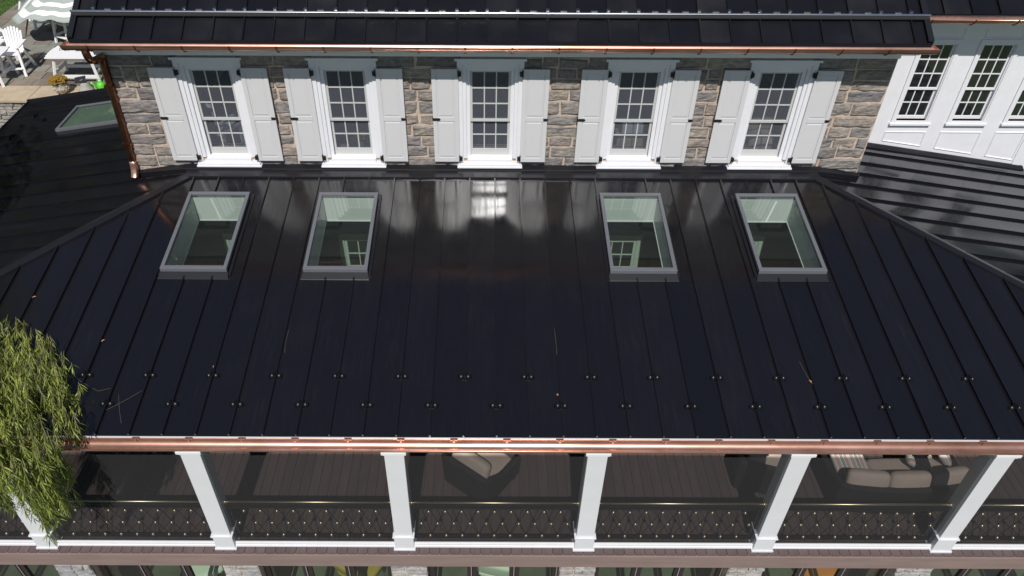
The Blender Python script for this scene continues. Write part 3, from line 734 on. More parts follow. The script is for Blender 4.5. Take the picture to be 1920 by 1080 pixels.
# bays: screen, bottom rail, railing
ROS = None; HR = None
for a, c in zip(PX[:-1], PX[1:]):
    x0, x1 = a+.137, c-.137
    sc_ = MB().quad((x0, -.085, FL+.1), (x1, -.085, FL+.1), (x1, -.085, -.30), (x0, -.085, -.30)).build('screen', 'insect_screen', porch)
    MB().box(x0, x1, -.125, -.06, FL+.006, FL+.05).box(x0, x1, -.115, -.07, FL+.05, FL+.10).build('bottom_rail', 'white_paint', porch, bevel=.004)
    rl = MB().box(x0, x1, -.012, .032, -1.66, -1.625).box(x0, x1, -.012, .032, -2.43, -2.395).box(x0, x0+.02, -.01, .03, -2.395, -1.66).box(x1-.02, x1, -.01, .03, -2.395, -1.66).build('railing', 'iron', porch)
    MB().box(x0, x1, -.02, .045, -1.575, -1.55).box(x0+.3, x0+.32, 0, .02, -1.625, -1.575).box(x1-.32, x1-.3, 0, .02, -1.625, -1.575).build('top_bar', 'iron', rl)
    MB().tube([(x0, .01, -1.525), (x1, .01, -1.525)], .017, 10).build('handrail', 'brass', rl, smooth=True)
    for ex in (x0+.012, x1-.012): MB().lathe((ex, .01, -1.56), [(.012, 0), (.026, .012), (.03, .035), (.022, .055), (.008, .062)], 12).build('finial', 'brass', rl, smooth=True)
    lt = MB(); rs = MB(); n = int((x1-x0)/.245); st = (x1-x0-.02)/n; xx0 = x0+.01
    for i in range(n):
        xa = xx0+i*st
        for (p0, p1) in (((xa, -1.66), (xa+st/2, -2.03)), ((xa+st, -1.66), (xa+st/2, -2.03)), ((xa+st/2, -2.03), (xa, -2.395)), ((xa+st/2, -2.03), (xa+st, -2.395))):
            lt.bar((p0[0], .01, p0[1]), (p1[0], .01, p1[1]), .009, .009, up=(0, 1, 0))
        for (bx, bz) in ((xa, -1.72), (xa+st/2, -2.03), (xa, -2.35)):
            if bx > x0+.05: rs.lathe((bx, -.012, bz), [(.004, -.029), (.022, -.018), (.029, 0), (.022, .018), (.004, .029)], 10)
    lt.build('lattice', 'iron', rl); rs.build('rosettes', 'brass', rl, smooth=True)
# deck: boards run front to back
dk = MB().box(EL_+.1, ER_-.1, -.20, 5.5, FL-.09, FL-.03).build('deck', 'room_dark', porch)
dsrc = None; n = int((ER_-EL_-.3)/.158)
for i in range(n):
    x = EL_+.15+(i+.5)*.158; o_ = (x, 2.5, FL-.028)
    if dsrc is None: dsrc = MB().box(x-.0755, x+.0755, -.225, 5.4, FL-.028, FL).build('plank', 'deck_wood', dk, org=o_)
    else: inst(dsrc, 'plank', o_, dk)
ns = MB()
for i in range(n): x = EL_+.15+i*.158; ns.box(x-.006, x+.006, -.2275, -.2255, FL-.016, FL-.004)
ns.build('board_clips', 'door_bright', dk)
MB().box(EL_+.1, ER_-.1, -.245, -.203, FL-.34, FL-.030).build('fascia', 'fascia_wood', porch, bevel=.004)
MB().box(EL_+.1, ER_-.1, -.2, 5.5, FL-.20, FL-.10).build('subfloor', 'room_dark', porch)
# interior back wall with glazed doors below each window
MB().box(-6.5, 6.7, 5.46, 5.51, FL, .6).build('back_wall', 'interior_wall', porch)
for c in WINX:
    b = MB(); frame_rect(b, c-.47, c+.47, FL+.002, -.58, .10, 5.40, 5.455, bot=0); d_ = b.build('door', 'interior_green', porch, bevel=.004)
    b = MB(); frame_rect(b, c-.368, c+.368, FL+.01, -.685, .055, 5.415, 5.45, bot=.2)
    for i in (1, 2): x = c-.313+i*.626/3; b.box(x-.011, x+.011, 5.42, 5.445, FL+.21, -.74)
    for j in range(1, 5):
        zz = FL+.21+j*(-.74-FL-.21)/5; b.box(c-.312, c+.312, 5.4225, 5.4425, zz-.011, zz+.011)
    b.build('sash', 'interior_green', d_); MB().quad((c-.313, 5.435, FL+.21), (c+.313, 5.435, FL+.21), (c+.313, 5.435, -.74), (c-.313, 5.435, -.74)).build('pane', 'wing_glass', d_)
# side walls so light stays believable under the roof
# lower storey: stone piers and bronze glazed doors
for i, x in enumerate(PX):
    pr = MB().box(x-.29, x+.29, .03, .5, -5.3, FL-.21).build('pier', 'mortar', porch)
    zz = -5.28; fr = 0
    while zz < FL-.24:
        h = R.choice([.11, .14, .17]); z1 = min(zz+h, FL-.215); xx = x-.3; 
        while xx < x+.29:
            wd = R.choice([.13, .18, .24, .3]); xe = min(xx+wd, x+.3)
            if x+.3-xe < .09: xe = x+.3
            if z1 > -4.2: stone_mesh(xx+.008, xe-.008, zz+.008, z1-.008, .012+R.uniform(-.008, .008), .03, .008).build('stone', 'stone_light', pr)
            xx = xe
        zz = z1
for a, c in zip(PX[:-1], PX[1:]):
    x0, x1 = a+.31, c-.31; n = 3; wd = (x1-x0)/n
    for k in range(n):
        xa, xb = x0+k*wd+.004, x0+(k+1)*wd-.004; b = MB(); frame_rect(b, xa, xb, -5.29, FL-.21, .075, .16, .22)
        g = b.build('glass_door', 'door_bronze', porch, bevel=.004)
        MB().quad((xa+.075, .19, -5.2), (xb-.075, .19, -5.2), (xb-.075, .19, FL-.28), (xa+.075, .19, FL-.28)).build('pane', 'door_glass', g)
        MB().box(xb-.012, xb-.002, .145, .1595, -5.28, FL-.22).build('edge_strip', 'door_bright', g)
MB().box(EL_+.2, ER_-.2, .23, 5.3, -5.39, -5.3).build('lower_floor', 'room_floor', porch)
MB().box(EL_+.2, ER_-.2, 5.3, 5.4, -5.39, FL-.2).build('lower_wall', 'interior_wall', porch)

# ------------------------------------------------------------------ white wing
wing = thing('white_wing', 'white panelled wing with three multi-pane windows and copper gutter beside the stone house', 'house', (9, 7, -.5))
GY = 6.93; VX0, VX1 = 6.75, 10.72; WWX = [8.195, 9.285, 10.375]
zb = lambda x: (ER_-x)*TP+.012
b = MB(); xs = [VX0] + [v for c in WWX for v in (c-.305, c+.305)] + [VX1]
for i in range(0, len(xs), 2):
    xa, xb = xs[i], xs[i+1]; b.prism([(xa, GY, zb(xa)), (xb, GY, zb(xb)), (xb, GY+.2, zb(xb)), (xa, GY+.2, zb(xa))], [(xa, GY, 3.3), (xb, GY, 3.3), (xb, GY+.2, 3.3), (xa, GY+.2, 3.3)])
for c in WWX:
    xa, xb = c-.305, c+.305; b.prism([(xa, GY, zb(xa)), (xb, GY, zb(xb)), (xb, GY+.2, zb(xb)), (xa, GY+.2, zb(xa))], [(xa, GY, 1.12), (xb, GY, 1.12), (xb, GY+.2, 1.12), (xa, GY+.2, 1.12)])
    b.box(xa, xb, GY, GY+.2, 2.70, 3.3)
b.box(VX1-.2, VX1, GY+.2, 12, -.6, 3.3)
ww = b.build('wall', 'white_paint', wing)
def moulding(pts, wd=.03, d=.018):
    """raised bead along a closed polygon on the wing face"""
    m = MB(); k = len(pts); c = Vector((sum(p[0] for p in pts)/k, 0, sum(p[1] for p in pts)/k))
    P3 = [Vector((p[0], 0, p[1])) for p in pts]; ins = []
    for i in range(k):
        p, a, q = P3[i], P3[i-1], P3[(i+1) % k]; d1 = (a-p).normalized(); d2 = (q-p).normalized(); bis = (d1+d2).normalized(); s_ = max(.3, math.sin(d1.angle(d2)/2)); ins.append(p+bis*wd/s_)
    for i in range(k):
        j = (i+1) % k; A, B, C_, D = P3[i], P3[j], ins[j], ins[i]
        mid1, mid2 = (A+D)/2, (B+C_)/2
        y = lambda v, h: (v.x, GY-h, v.z)
        m.quad(y(A, .001), y(B, .001), y(mid2, d), y(mid1, d)); m.quad(y(mid1, d), y(mid2, d), y(C_, .001), y(D, .001))
    return m
for c in WWX:
    xa, xb = c-.42, c+.40
    if c > 10: xb = VX1-.16
    moulding([(xa, zb(xa)+.13), (xb, zb(xb)+.13), (xb, .885), (xa, .885)], .032, .02).build('panel_moulding', 'white_paint', ww)
    xa, xb = c-.36, c+.36
    moulding([(xa, 2.76), (xb, 2.76), (xb, 3.1), (xa, 3.1)], .026, .016).build('panel_moulding', 'white_paint', ww)
    b = MB(); frame_rect(b, c-.385, c+.385, 1.055, 2.74, .078, GY-.028, GY-.001, bot=0); frame_rect(b, c-.307, c+.307, 1.1, 2.662, .02, GY-.012, GY+.12, bot=.02)
    wo = b.build('window', 'white_paint', wing, bevel=.004, org=(c, GY, 1.05))
    MB().box(c-.40, c+.40, GY-.06, GY-.001, 1.03, 1.075).box(c-.305, c+.305, GY-.03, GY+.1, 1.075, 1.12).build('sill', 'white_paint', wo, bevel=.004)
    sash(wo, c, .288, 1.74, 2.645, GY+.03, 3, .05, 'white_paint', 'wing_glass', rail=.028, topr=.03)
    sash(wo, c, .288, 1.12, 1.775, GY+.068, 2, .07, 'white_paint', 'wing_glass', rail=.03)
MB().box(7.0, 10.6, 8.2, 8.22, -.2, 3.2).box(7.0, 10.6, GY+.25, 8.2, .6, .62).build('interior', 'room_dark', wing)
MB().box(VX1-.14, VX1+.02, GY-.022, GY-.001, zb(VX1)+.03, 3.1).build('corner_board', 'white_paint', wing, bevel=.003)
MB().box(VX1+.022, 13.3, GY+.45, GY+.6, -1.5, 3.2).build('return_wall', 'white_paint', wing)
f = MB(); f.prism([(VX0, GY-.11, zb(VX0)-.008), (VX0, GY-.004, zb(VX0)+.0), (VX0, GY-.004, zb(VX0)+.06), (VX0, GY-.03, zb(VX0)+.06), (VX0, GY-.11, zb(VX0)+.012)], [(VX1+.1, GY-.11, zb(VX1+.1)-.008), (VX1+.1, GY-.004, zb(VX1+.1)), (VX1+.1, GY-.004, zb(VX1+.1)+.06), (VX1+.1, GY-.03, zb(VX1+.1)+.06), (VX1+.1, GY-.11, zb(VX1+.1)+.012)])
f.build('base_flashing', 'trim_black', wing)
MB().box(VX0, 13, 6.44, GY+.2, 3.21, 3.235).build('soffit', 'white_paint', wing)
MB().box(VX0, 13, GY-.03, GY-.002, 2.95, 3.21).build('frieze_board', 'white_paint', wing)
MB().box(VX0, 13, 6.47, 6.50, 3.22, 3.36).build('fascia', 'white_paint', wing)
wr = MB().prism([(VX0+.0, 6.42, 3.36), (VX0, 9.5, 5.2), (VX0, 9.5, 5.23), (VX0, 6.42, 3.39)], [(13.5, 6.42, 3.36), (13.5, 9.5, 5.2), (13.5, 9.5, 5.23), (13.5, 6.42, 3.39)]).build('roof', 'trim_black', wing)
v_ = Vector((0, 3.08, 1.84)).normalized()
panels(wr, (0, 6.40, 3.385), (1, 0, 0), v_, [VX0+.02+i*.48 for i in range(14)], lambda a: 3.5, 'roof_upper')
gutter(wing, 6.97, 13.2, 6.32, 3.345, .085, 'copper', .73, bfirst=.5)

# ------------------------------------------------------------------ retaining wall behind
rw = thing('retaining_wall', 'low rubble stone retaining wall with tan coping at the patio edge', 'wall', (-12, 11.4, -5.3))
core = MB().box(-17, -7.2, 11.18, 11.35, -5.3, PZ-.085).build('core', 'soil', rw)
z = -2.0
while z < PZ-.12:
    h = R.choice([.09, .12, .15, .1]); z1 = min(z+h, PZ-.085); x = -15.5
    if PZ-.085-z1 < .05: z1 = PZ-.085
    while x < -9.6:
        wd = R.choice([.14, .2, .28, .36, .45]); stone_mesh(x+.006, x+wd-.006, z+.005, z1-.005, 11.13+R.uniform(-.015, .012), .06, .012).build('stone', 'field_stone', core); x += wd
    z = z1
x = -16.6
while x < -7.2:
    wd = R.uniform(1.1, 1.5); MB().box(x+.005, x+wd-.005, 11.06+R.uniform(0, .01), 11.895, PZ-.08, PZ+.004).build('coping', 'cap_stone', rw, bevel=.012); x += wd

# ------------------------------------------------------------------ patio furniture
def rounded(b, c, sx, sy, sz, e=.35, nu=20, nv=12, rz=0, tilt=0, uv=False):
    """superellipsoid cushion"""
    sp = lambda t, k: math.copysign(abs(t)**k, t); n = len(b.v); m = Matrix.Rotation(rz, 3, 'Z') @ Matrix.Rotation(tilt, 3, 'X'); c = Vector(c)
    if uv and b.uv is None: b.uv = []
    for j in range(nv+1):
        ph = -math.pi/2+math.pi*j/nv
        for i in range(nu):
            a = 2*math.pi*i/nu
            p = Vector((sx/2*sp(math.cos(ph), e)*sp(math.cos(a), e), sy/2*sp(math.cos(ph), e)*sp(math.sin(a), e), sz/2*sp(math.sin(ph), .75)))
            if uv: b.uv.append((p.x/sx+.5, p.y/sy+.5))
            b.v.append(c+m @ p)
    for j in range(nv):
        for i in range(nu): a = n+j*nu+i; d = n+j*nu+(i+1) % nu; b.f.append((a, d, d+nu, a+nu))
    return b
def bar_chair(name, label, loc, rz, group='tall white slatted patio chairs'):
    t = thing(name, label, 'chair', loc, group); O = Vector(loc); M = Matrix.Translation(O) @ Matrix.Rotation(rz, 4, 'Z')
    def bd(nm, b, bev=.004): b.xform(M); return b.build(nm, 'resin_white', t, bevel=bev)
    for sx in (-1, 1):
        bd('leg', MB().bar((sx*.27, -.34, 0), (sx*.24, -.22, .74), .05, .07, up=(1, 0, 0)))
        bd('leg', MB().bar((sx*.27, .36, 0), (sx*.24, .10, .56), .05, .07, up=(1, 0, 0)))
        bd('arm', MB().bar((sx*.29, -.30, .755), (sx*.27, .28, .755), .10, .025))
        bd('side_rail', MB().bar((sx*.24, -.30, .22), (sx*.25, .28, .22), .035, .06))
    for k in range(4): y_ = -.24+k*.11; bd('seat_slat', MB().box(-.24, .24, y_, y_+.10, .53-k*.012, .553-k*.012))
    bd('footrest', MB().box(-.25, .25, -.37, -.28, .20, .225))
    for k in range(7):
        u = (k-3)/3; a = u*.10; h = .60-.11*u*u
        p0 = Vector((u*.17, .18, .50)); p1 = Vector((u*.17+math.sin(a)*h*.9, .18+h*.36, .50+h*.93))
        b = MB().bar(p0, p1, .058, .02, up=(0, -1, .36)); b.tube([p1-Vector((0, .008, 0)), p1+Vector((0, .008, 0))], .029, 10)
        bd('back_slat', b)
    bd('back_brace', MB().bar((-.22, .30, .68), (.22, .30, .68), .05, .03))
    return t
bar_chair('bar_chair', 'tall white slatted armchair standing alone between the two patio tables', (-12.52, 12.75, PZ), .10)
bar_chair('bar_chair', 'tall white slatted armchair cut off by the left photo edge behind the left table', (-13.35, 13.45, PZ), .9)
bar_chair('bar_chair', 'white slatted armchair at the far left of the striped umbrella', (-13.95, 16.75, PZ), 2.6)
bar_chair('bar_chair', 'white slatted armchair mostly hidden under the striped umbrella', (-13.2, 16.0, PZ), .2)
bar_chair('bar_chair', 'white slatted armchair half hidden behind the black upper roof corner', (-12.0, 14.85, PZ), -.5)
def patio_table(label, cx, cy, lx, ly, h):
    t = thing('patio_table', label, 'table', (cx, cy, PZ), 'white slatted patio tables'); n = 6
    for i in range(n):
        v0 = -ly/2+ly*i/n; e = .06*(1-((i+.5)/n*2-1)**2)
        MB().box(cx-lx/2-e, cx+lx/2+e, cy+v0+.003, cy+v0+ly/n-.003, PZ+h-.03, PZ+h).build('top_slat', 'resin_white', t, bevel=.003)
    MB().box(cx-lx/2+.08, cx+lx/2-.08, cy-ly/2+.06, cy+ly/2-.06, PZ+h-.09, PZ+h-.032).build('apron', 'resin_white', t)
    for sx in (-1, 1):
        for sy in (-1, 1): MB().bar((cx+sx*(lx/2-.03), cy+sy*(ly/2-.02), PZ), (cx+sx*(lx/2-.14), cy+sy*(ly/2-.12), PZ+h-.09), .06, .06).build('leg', 'resin_white', t, bevel=.004)
        MB().bar((cx+sx*(lx/2-.08), cy-ly/2+.06, PZ+.24), (cx+sx*(lx/2-.08), cy+ly/2-.06, PZ+.24), .04, .07).build('stretcher', 'resin_white', t)
    for sy in (-1, 1): MB().bar((cx-lx/2+.08, cy+sy*(ly/2-.06), PZ+.15), (cx+lx/2-.08, cy+sy*(ly/2-.06), PZ+.15), .04, .08).build('stretcher', 'resin_white', t)
    return t
patio_table('white slatted patio table behind the copper gutter corner', -10.72, 12.45, 1.22, .78, .68)
patio_table('white patio table cut off by the left edge of the photo', -13.1, 12.2, 1.25, .85, .75)
b = MB()
for k in range(3):
    a0 = k*2.1; b.tube([(-11.0+.02*math.cos(a0), 12.55, PZ+.69)] + [(-11.0+(.05+.09*t)*math.cos(a0+t*1.6), 12.55+(.05+.09*t)*math.sin(a0+t*1.6), PZ+.70+.05*math.sin(t*3.1)) for t in [i/8 for i in range(9)]], .007, 6)
b.lathe((-11.0, 12.55, PZ+.682), [(.03, 0), (.035, .02), (.012, .03), (.01, .16), (.02, .17)], 10)
tag(b.build('wire_ornament', 'iron', smooth=True), 'small curled iron ornament standing on the white patio table', 'ornament')
# umbrella: low, tilted canopy with soft folds
um = thing('patio_umbrella', 'sagging green and white striped umbrella over white chairs on the patio', 'umbrella', (-12.1, 14.6, PZ))
b = MB(); b.uv = []; nr, na = 16, 64; uc = Vector((-11.75, 15.1, .72))
for j in range(nr+1):
    r_ = j/nr
    for i in range(na):
        a = 2*math.pi*i/na; sect = abs(math.sin(a*4)); rad = 1.45*r_*(1-.06*sect)
        corner = max(0, math.cos(a-math.radians(194)))**6
        rad *= 1+.28*corner
        droop = -.36*r_**1.7 - .34*corner*r_**2 + .05*sect*r_ + .06*math.sin(a*11+1)*r_**3
        p = uc+Vector((rad*math.cos(a), rad*math.sin(a)*.8, droop+.10*math.sin(a)*r_))
        b.v.append(p); b.uv.append((i/na, r_))
for j in range(nr):
    for i in range(na): q = j*na+i; d = j*na+(i+1) % na; b.f.append((q, d, d+na, q+na))
cn = b.build('canopy', 'umbrella_stripe', um, smooth=True); sm = cn.modifiers.new('solid', 'SOLIDIFY'); sm.thickness = .008
MB().tube([(-11.75, 15.1, PZ), (-11.75, 15.1, .76)], .024, 10).build('pole', 'wood_pole', um, smooth=True)
for a in (194, 232, 258, 292):
    c, s_ = math.cos(math.radians(a)), math.sin(math.radians(a))
    MB().bar((uc.x, uc.y, uc.z-.06), (uc.x+c*1.4, uc.y+s_*1.08, uc.z-.44), .022, .022).build('rib', 'wood_pole', um)
MB().bar((-13.0, 14.95, .22), (-13.5, 15.15, PZ+.02), .03, .03).build('prop', 'wood_pole', um)
MB().bar((-12.45, 14.8, .36), (-12.55, 15.1, PZ+.02), .03, .03).build('prop', 'wood_pole', um)
# urn with chrysanthemums
ur_ = thing('flower_urn', 'carved stone urn of yellow mums on the tan coping', 'planter', (-10.85, 11.5, PZ+.005))
b = MB().lathe((-10.85, 11.5, PZ+.005), [(.10, 0), (.11, .02), (.15, .06), (.185, .13), (.19, .19), (.165, .235), (.175, .25), (.185, .27), (.17, .275), (.14, .25)], 28)
for k in range(40):
    a = R.uniform(0, 6.28); zz = R.uniform(.07, .2); rr = .188-.3*abs(zz-.16); rounded(b, (-10.85+rr*math.cos(a), 11.5+rr*math.sin(a), PZ+zz), .05, .05, .04, .8, 8, 5)
b.build('urn', 'urn_stone', ur_, smooth=True)
fl = MB(); st = MB()
for k in range(230):
    a = R.uniform(0, 6.28); r_ = .23*math.sqrt(R.random()); h = .27+.17*math.sqrt(max(0, 1-(r_/.25)**2))*R.uniform(.75, 1)
    p = Vector((-10.88+r_*math.cos(a), 11.5+r_*math.sin(a), PZ+h)); s_ = R.uniform(.018, .032)
    rounded(fl, p, s_*2, s_*2, s_*1.2, .9, 7, 4)
fl.build('blossoms', 'mum_yellow', ur_, smooth=False)['kind'] = 'stuff'
for k in range(160):
    a = R.uniform(0, 6.28); r_ = R.uniform(.05, .21); p = Vector((-10.88+r_*math.cos(a), 11.5+r_*math.sin(a), PZ+R.uniform(.26, .36))); d = Vector((R.uniform(-1, 1), R.uniform(-1, 1), R.uniform(0, 1))).normalized()*.05; e = d.cross(Vector((0, 0, 1)))*.4
    st.quad(p, p+d*.5+e, p+d, p+d*.5-e)
st.build('leaves', 'grass_blade', ur_)['kind'] = 'stuff'
lp = thing('garden_lamp', 'grey bell-shaped solar lamp with dark tilted panel on the coping', 'lamp', (-10.3, 11.62, PZ+.005))
MB().lathe((-10.3, 11.62, PZ+.005), [(.19, 0), (.19, .02), (.16, .06), (.115, .16), (.10, .22), (.09, .23)], 24).build('base', 'lamp_grey', lp, smooth=True)
b = MB().box(-.13, .13, -.10, .10, -.012, .012); b.xform(Matrix.Translation((-10.36, 11.6, PZ+.31)) @ Matrix.Rotation(.35, 4, 'X') @ Matrix.Rotation(.3, 4, 'Z')); b.build('solar_panel', 'solar_black', lp)
MB().tube([(-10.32, 11.61, PZ+.2), (-10.35, 11.61, PZ+.31)], .06, 10).build('neck', 'lamp_grey', lp)
wc = thing('watering_can', 'bright lime green plastic can beside the copper downspout', 'watering can', (-9.93, 11.7, PZ+.005))
b = MB().lathe((-9.93, 11.7, PZ+.005), [(.085, 0), (.1, .02), (.105, .12), (.08, .18), (.05, .2)], 18); b.build('body', 'lime_plastic', wc, smooth=True)
MB().tube([(-10.02, 11.68, PZ+.05), (-10.1, 11.66, PZ+.14), (-10.14, 11.65, PZ+.22)], [.025, .02, .028], 10).build('spout', 'lime_plastic', wc, smooth=True)
MB().tube([(-9.88, 11.7, PZ+.19), (-9.9, 11.7, PZ+.27), (-9.98, 11.7, PZ+.27), (-10.0, 11.7, PZ+.19)], .014, 8).build('handle', 'lime_plastic', wc, smooth=True)

# ------------------------------------------------------------------ porch furniture
def wicker_seat(name, label, cat, loc, rz, wd, dep, ncush, curve=0., group=None, back_h=.78):
    """wrap-round wicker body (back + arms), woven apron, feet, seat and back cushions; faces +y locally"""
    t = thing(name, label, cat, loc, group); M = Matrix.Translation(Vector(loc)) @ Matrix.Rotation(rz, 4, 'Z')
    cv = lambda x: curve*(x/(wd/2))**2
    pts = []; ra = .14
    n = 28
    for i in range(n+1):
        s_ = i/n*(wd+2*dep); 
        if s_ < dep: p = (-wd/2, dep/2-s_)
        elif s_ < dep+wd: p = (-wd/2+s_-dep, -dep/2)
        else: p = (wd/2, -dep/2+(s_-dep-wd))
        pts.append((p[0]*.98, p[1]+cv(p[0])))
    def topz(x, y_):
        k = min(1, max(0, (y_-cv(x)+dep/2)/(dep*.55))); return back_h-(back_h-.56)*k*k*(3-2*k)
    b = MB(); K = 6; th = .075
    for i, (x, y_) in enumerate(pts):
        a = pts[max(i-1, 0)]; c = pts[min(i+1, n)]; d = Vector((c[0]-a[0], c[1]-a[1], 0)).normalized(); nrm = Vector((-d.y, d.x, 0)); o = Vector((x, y_, 0)); zt = topz(x, y_)
        out = -nrm*.03
        b.v += [o+Vector((0, 0, .10)), o+out*.6+Vector((0, 0, zt*.6)), o+out+Vector((0, 0, zt-.03)), o+out*.4+nrm*th*.4+Vector((0, 0, zt)), o+nrm*th+Vector((0, 0, zt-.03)), o+nrm*th*.8+Vector((0, 0, .12))]
    for i in range(n):
        for j in range(K): a = i*K+j; c = i*K+(j+1) % K; b.f.append((a, a+K, c+K, c))
    b.f.append(tuple(range(K))); b.f.append(tuple(range(n*K+K-1, n*K-1, -1)))
    b.xform(M).build('wicker_frame', 'wicker', t, smooth=True, autos=True)
    b = MB()
    for i in range(8):
        x0 = -wd/2+.06+(wd-.12)*i/8; x1 = -wd/2+.06+(wd-.12)*(i+1)/8; xm = (x0+x1)/2
        b.box(x0, x1, -dep/2+.05+cv(xm), dep/2+cv(xm), .08, .30)
    b.xform(M).build('seat_base', 'wicker', t)
    for sx in (-1, 1):
        for sy in (-1, 1): MB().bar((sx*(wd/2-.06), sy*(dep/2-.08)+cv(wd/2), 0), (sx*(wd/2-.06), sy*(dep/2-.08)+cv(wd/2), .12), .06).xform(M).build('foot', 'wicker', t)
    cw = (wd-.2)/ncush
    for k in range(ncush):
        x = -wd/2+.1+cw*(k+.5); sl_ = math.atan(2*curve*x/(wd/2)**2) if curve else 0
        rounded(MB(), (x, .06+cv(x), .375), cw*.985, dep-.16, .16, .22, 28, 12, sl_).xform(M).build('seat_cushion', 'cushion', t, smooth=True)
        rounded(MB(), (x, -dep/2+.15+cv(x), .66), cw*1.0, .50, .19, .3, 28, 12, sl_, math.radians(72)).xform(M).build('back_cushion', 'cushion', t, smooth=True)
    return t
wicker_seat('wicker_armchair', 'dark wicker armchair with beige cushions alone in the middle porch bay', 'armchair', (-.12, 1.14, FL), -.66, .92, .88, 1, group='wicker armchairs on the porch')
wicker_seat('wicker_armchair', 'dark wicker armchair with beige cushions beside the sofa, partly behind a post', 'armchair', (4.55, 1.22, FL), -.30, .86, .82, 1, group='wicker armchairs on the porch')
wicker_seat('wicker_sofa', 'curved dark wicker sofa with beige cushions in the right porch bay', 'sofa', (6.55, .88, FL), .03, 2.15, .88, 3, curve=.12, back_h=.74)
def throw_pillow(label, c, rz, tilt, s_=.46):
    b = MB(); rounded(b, (0, 0, 0), s_, s_, .15, .38, 32, 12, uv=True); m = Matrix.Translation(Vector(c)) @ Matrix.Rotation(rz, 4, 'Z') @ Matrix.Rotation(tilt, 4, 'X')
    b.xform(m); tag(b.build('throw_pillow', 'pillow_stripe', smooth=True), label, 'pillow', 'striped throw pillows on the wicker sofa')
throw_pillow('pink and green striped pillow at the left end of the wicker sofa', (5.83, 1.12, FL+.58), .25, .45, .54)
throw_pillow('pink and green striped pillow leaning in the middle right of the wicker sofa', (7.02, 1.2, FL+.55), 1.2, .35, .46)
throw_pillow('small striped pillow against the right arm of the wicker sofa', (7.42, 1.3, FL+.60), 1.45, .9, .42)

# lower storey: seats glimpsed through the glazed doors
def lounge(label, x, y, m, rz):
    t = thing('lounge_chair', label, 'chair', (x, y, -5.3), 'low chairs inside the glazed doors'); M = Matrix.Translation((x, y, -5.3)) @ Matrix.Rotation(rz, 4, 'Z')
    rounded(MB(), (0, 0, .38), .7, .7, .18, .3).xform(M).build('seat', m, t, smooth=True); rounded(MB(), (0, .32, .68), .7, .6, .16, .3, tilt=math.radians(75)).xform(M).build('backrest', m, t, smooth=True)
    for sx in (-1, 1):
        for sy in (-1, 1): MB().bar((sx*.28, sy*.28, 0), (sx*.28, sy*.28, .32), .04).xform(M).build('leg', 'door_bronze', t)
lounge('yellow chair behind the glazed doors left of the middle pier', -2.35, .95, 'lounge_yellow', 2.6)
lounge('orange chair behind the glazed doors near the right pier', 6.1, 1.0, 'lounge_orange', .3)
lounge('pale chair behind the glazed doors in the centre bay', .2, 1.05, 'lounge_white', 2.9)
lounge('pale chair behind the glazed doors in the second bay from the left', -5.3, 1.0, 'lounge_white', .5)

# ------------------------------------------------------------------ willow
def leaf(b, p, d, ln, wd, tone, droop):
    d = d.normalized(); sd = d.cross(Vector((R.uniform(-1, 1), R.uniform(-1, 1), R.uniform(-1, 1)))).normalized()*wd; n = len(b.v); mid = p+d*ln*.5+Vector((0, 0, -droop*.3*ln)); tip = p+d*ln+Vector((0, 0, -droop*ln))
    b.v += [p, mid+sd, tip, mid-sd]; b.f += [(n, n+1, n+2, n+3)]; b.tone += [tone]*4
will = thing('willow_tree', 'weeping willow with narrow green leaves hanging over the left roof corner', 'tree', (-9.6, -1.6, -5.4))
cr = MB(); cr.tone = []; tw = MB()
DC = Vector((-8.0, -.9, 0)); RB = 2.62
def inside(q):
    """ragged outline of the overhanging bough"""
    wob = noise.noise(q*1.7)*.16+noise.noise(q*5)*.10
    if q.y > -.3: return (q-DC).to_2d().length < RB+.06+wob*1.2+.36*max(0, min(1, q.y-.2))
    x = q.x+wob
    return x < -5.42-.55*max(0, -.9-q.y)-.35*max(0, -q.z-.1) and q.z > .12-1.55*max(0, min(.75, x+6.6))-wob*2.2 and q.y > -1.25
def strand(p, d, ln, tone, floor_fn, hang, free=False):
    step = .05; n = int(ln/step); pts = [p.copy()]; v = d.normalized()
    for i in range(n):
        v = (v+Vector((R.uniform(-.09, .09), R.uniform(-.09, .09), -hang))).normalized(); q = pts[-1]+v*step; fz = floor_fn(q)
        if q.z < fz: q.z = fz+.005; v.z = max(v.z, -.05); v.normalize()
        if not free and not inside(q): break
        pts.append(q)
    if len(pts) < 3: return
    for i in range(1, len(pts)):
        dd = (pts[i]-pts[i-1]).normalized()
        for k in range(3):
            side = Vector((R.uniform(-1, 1), R.uniform(-1, 1), R.uniform(-.6, .5))); ld = (dd*1.05+side*.8)
            leaf(cr, pts[i]-dd*step*R.random(), ld, R.uniform(.07, .15), R.uniform(.0045, .009), min(1, max(0, tone+R.uniform(-.38, .38))), R.uniform(.05, .5))
    tw.tube(pts[::3]+[pts[-1]] if len(pts) > 3 else pts, .0035, 3, caps=False)
roof_floor = lambda q: (q.y*TP+.06 if q.y > -.02 and q.y < 5 else (.06 if q.y > -.25 else -5))
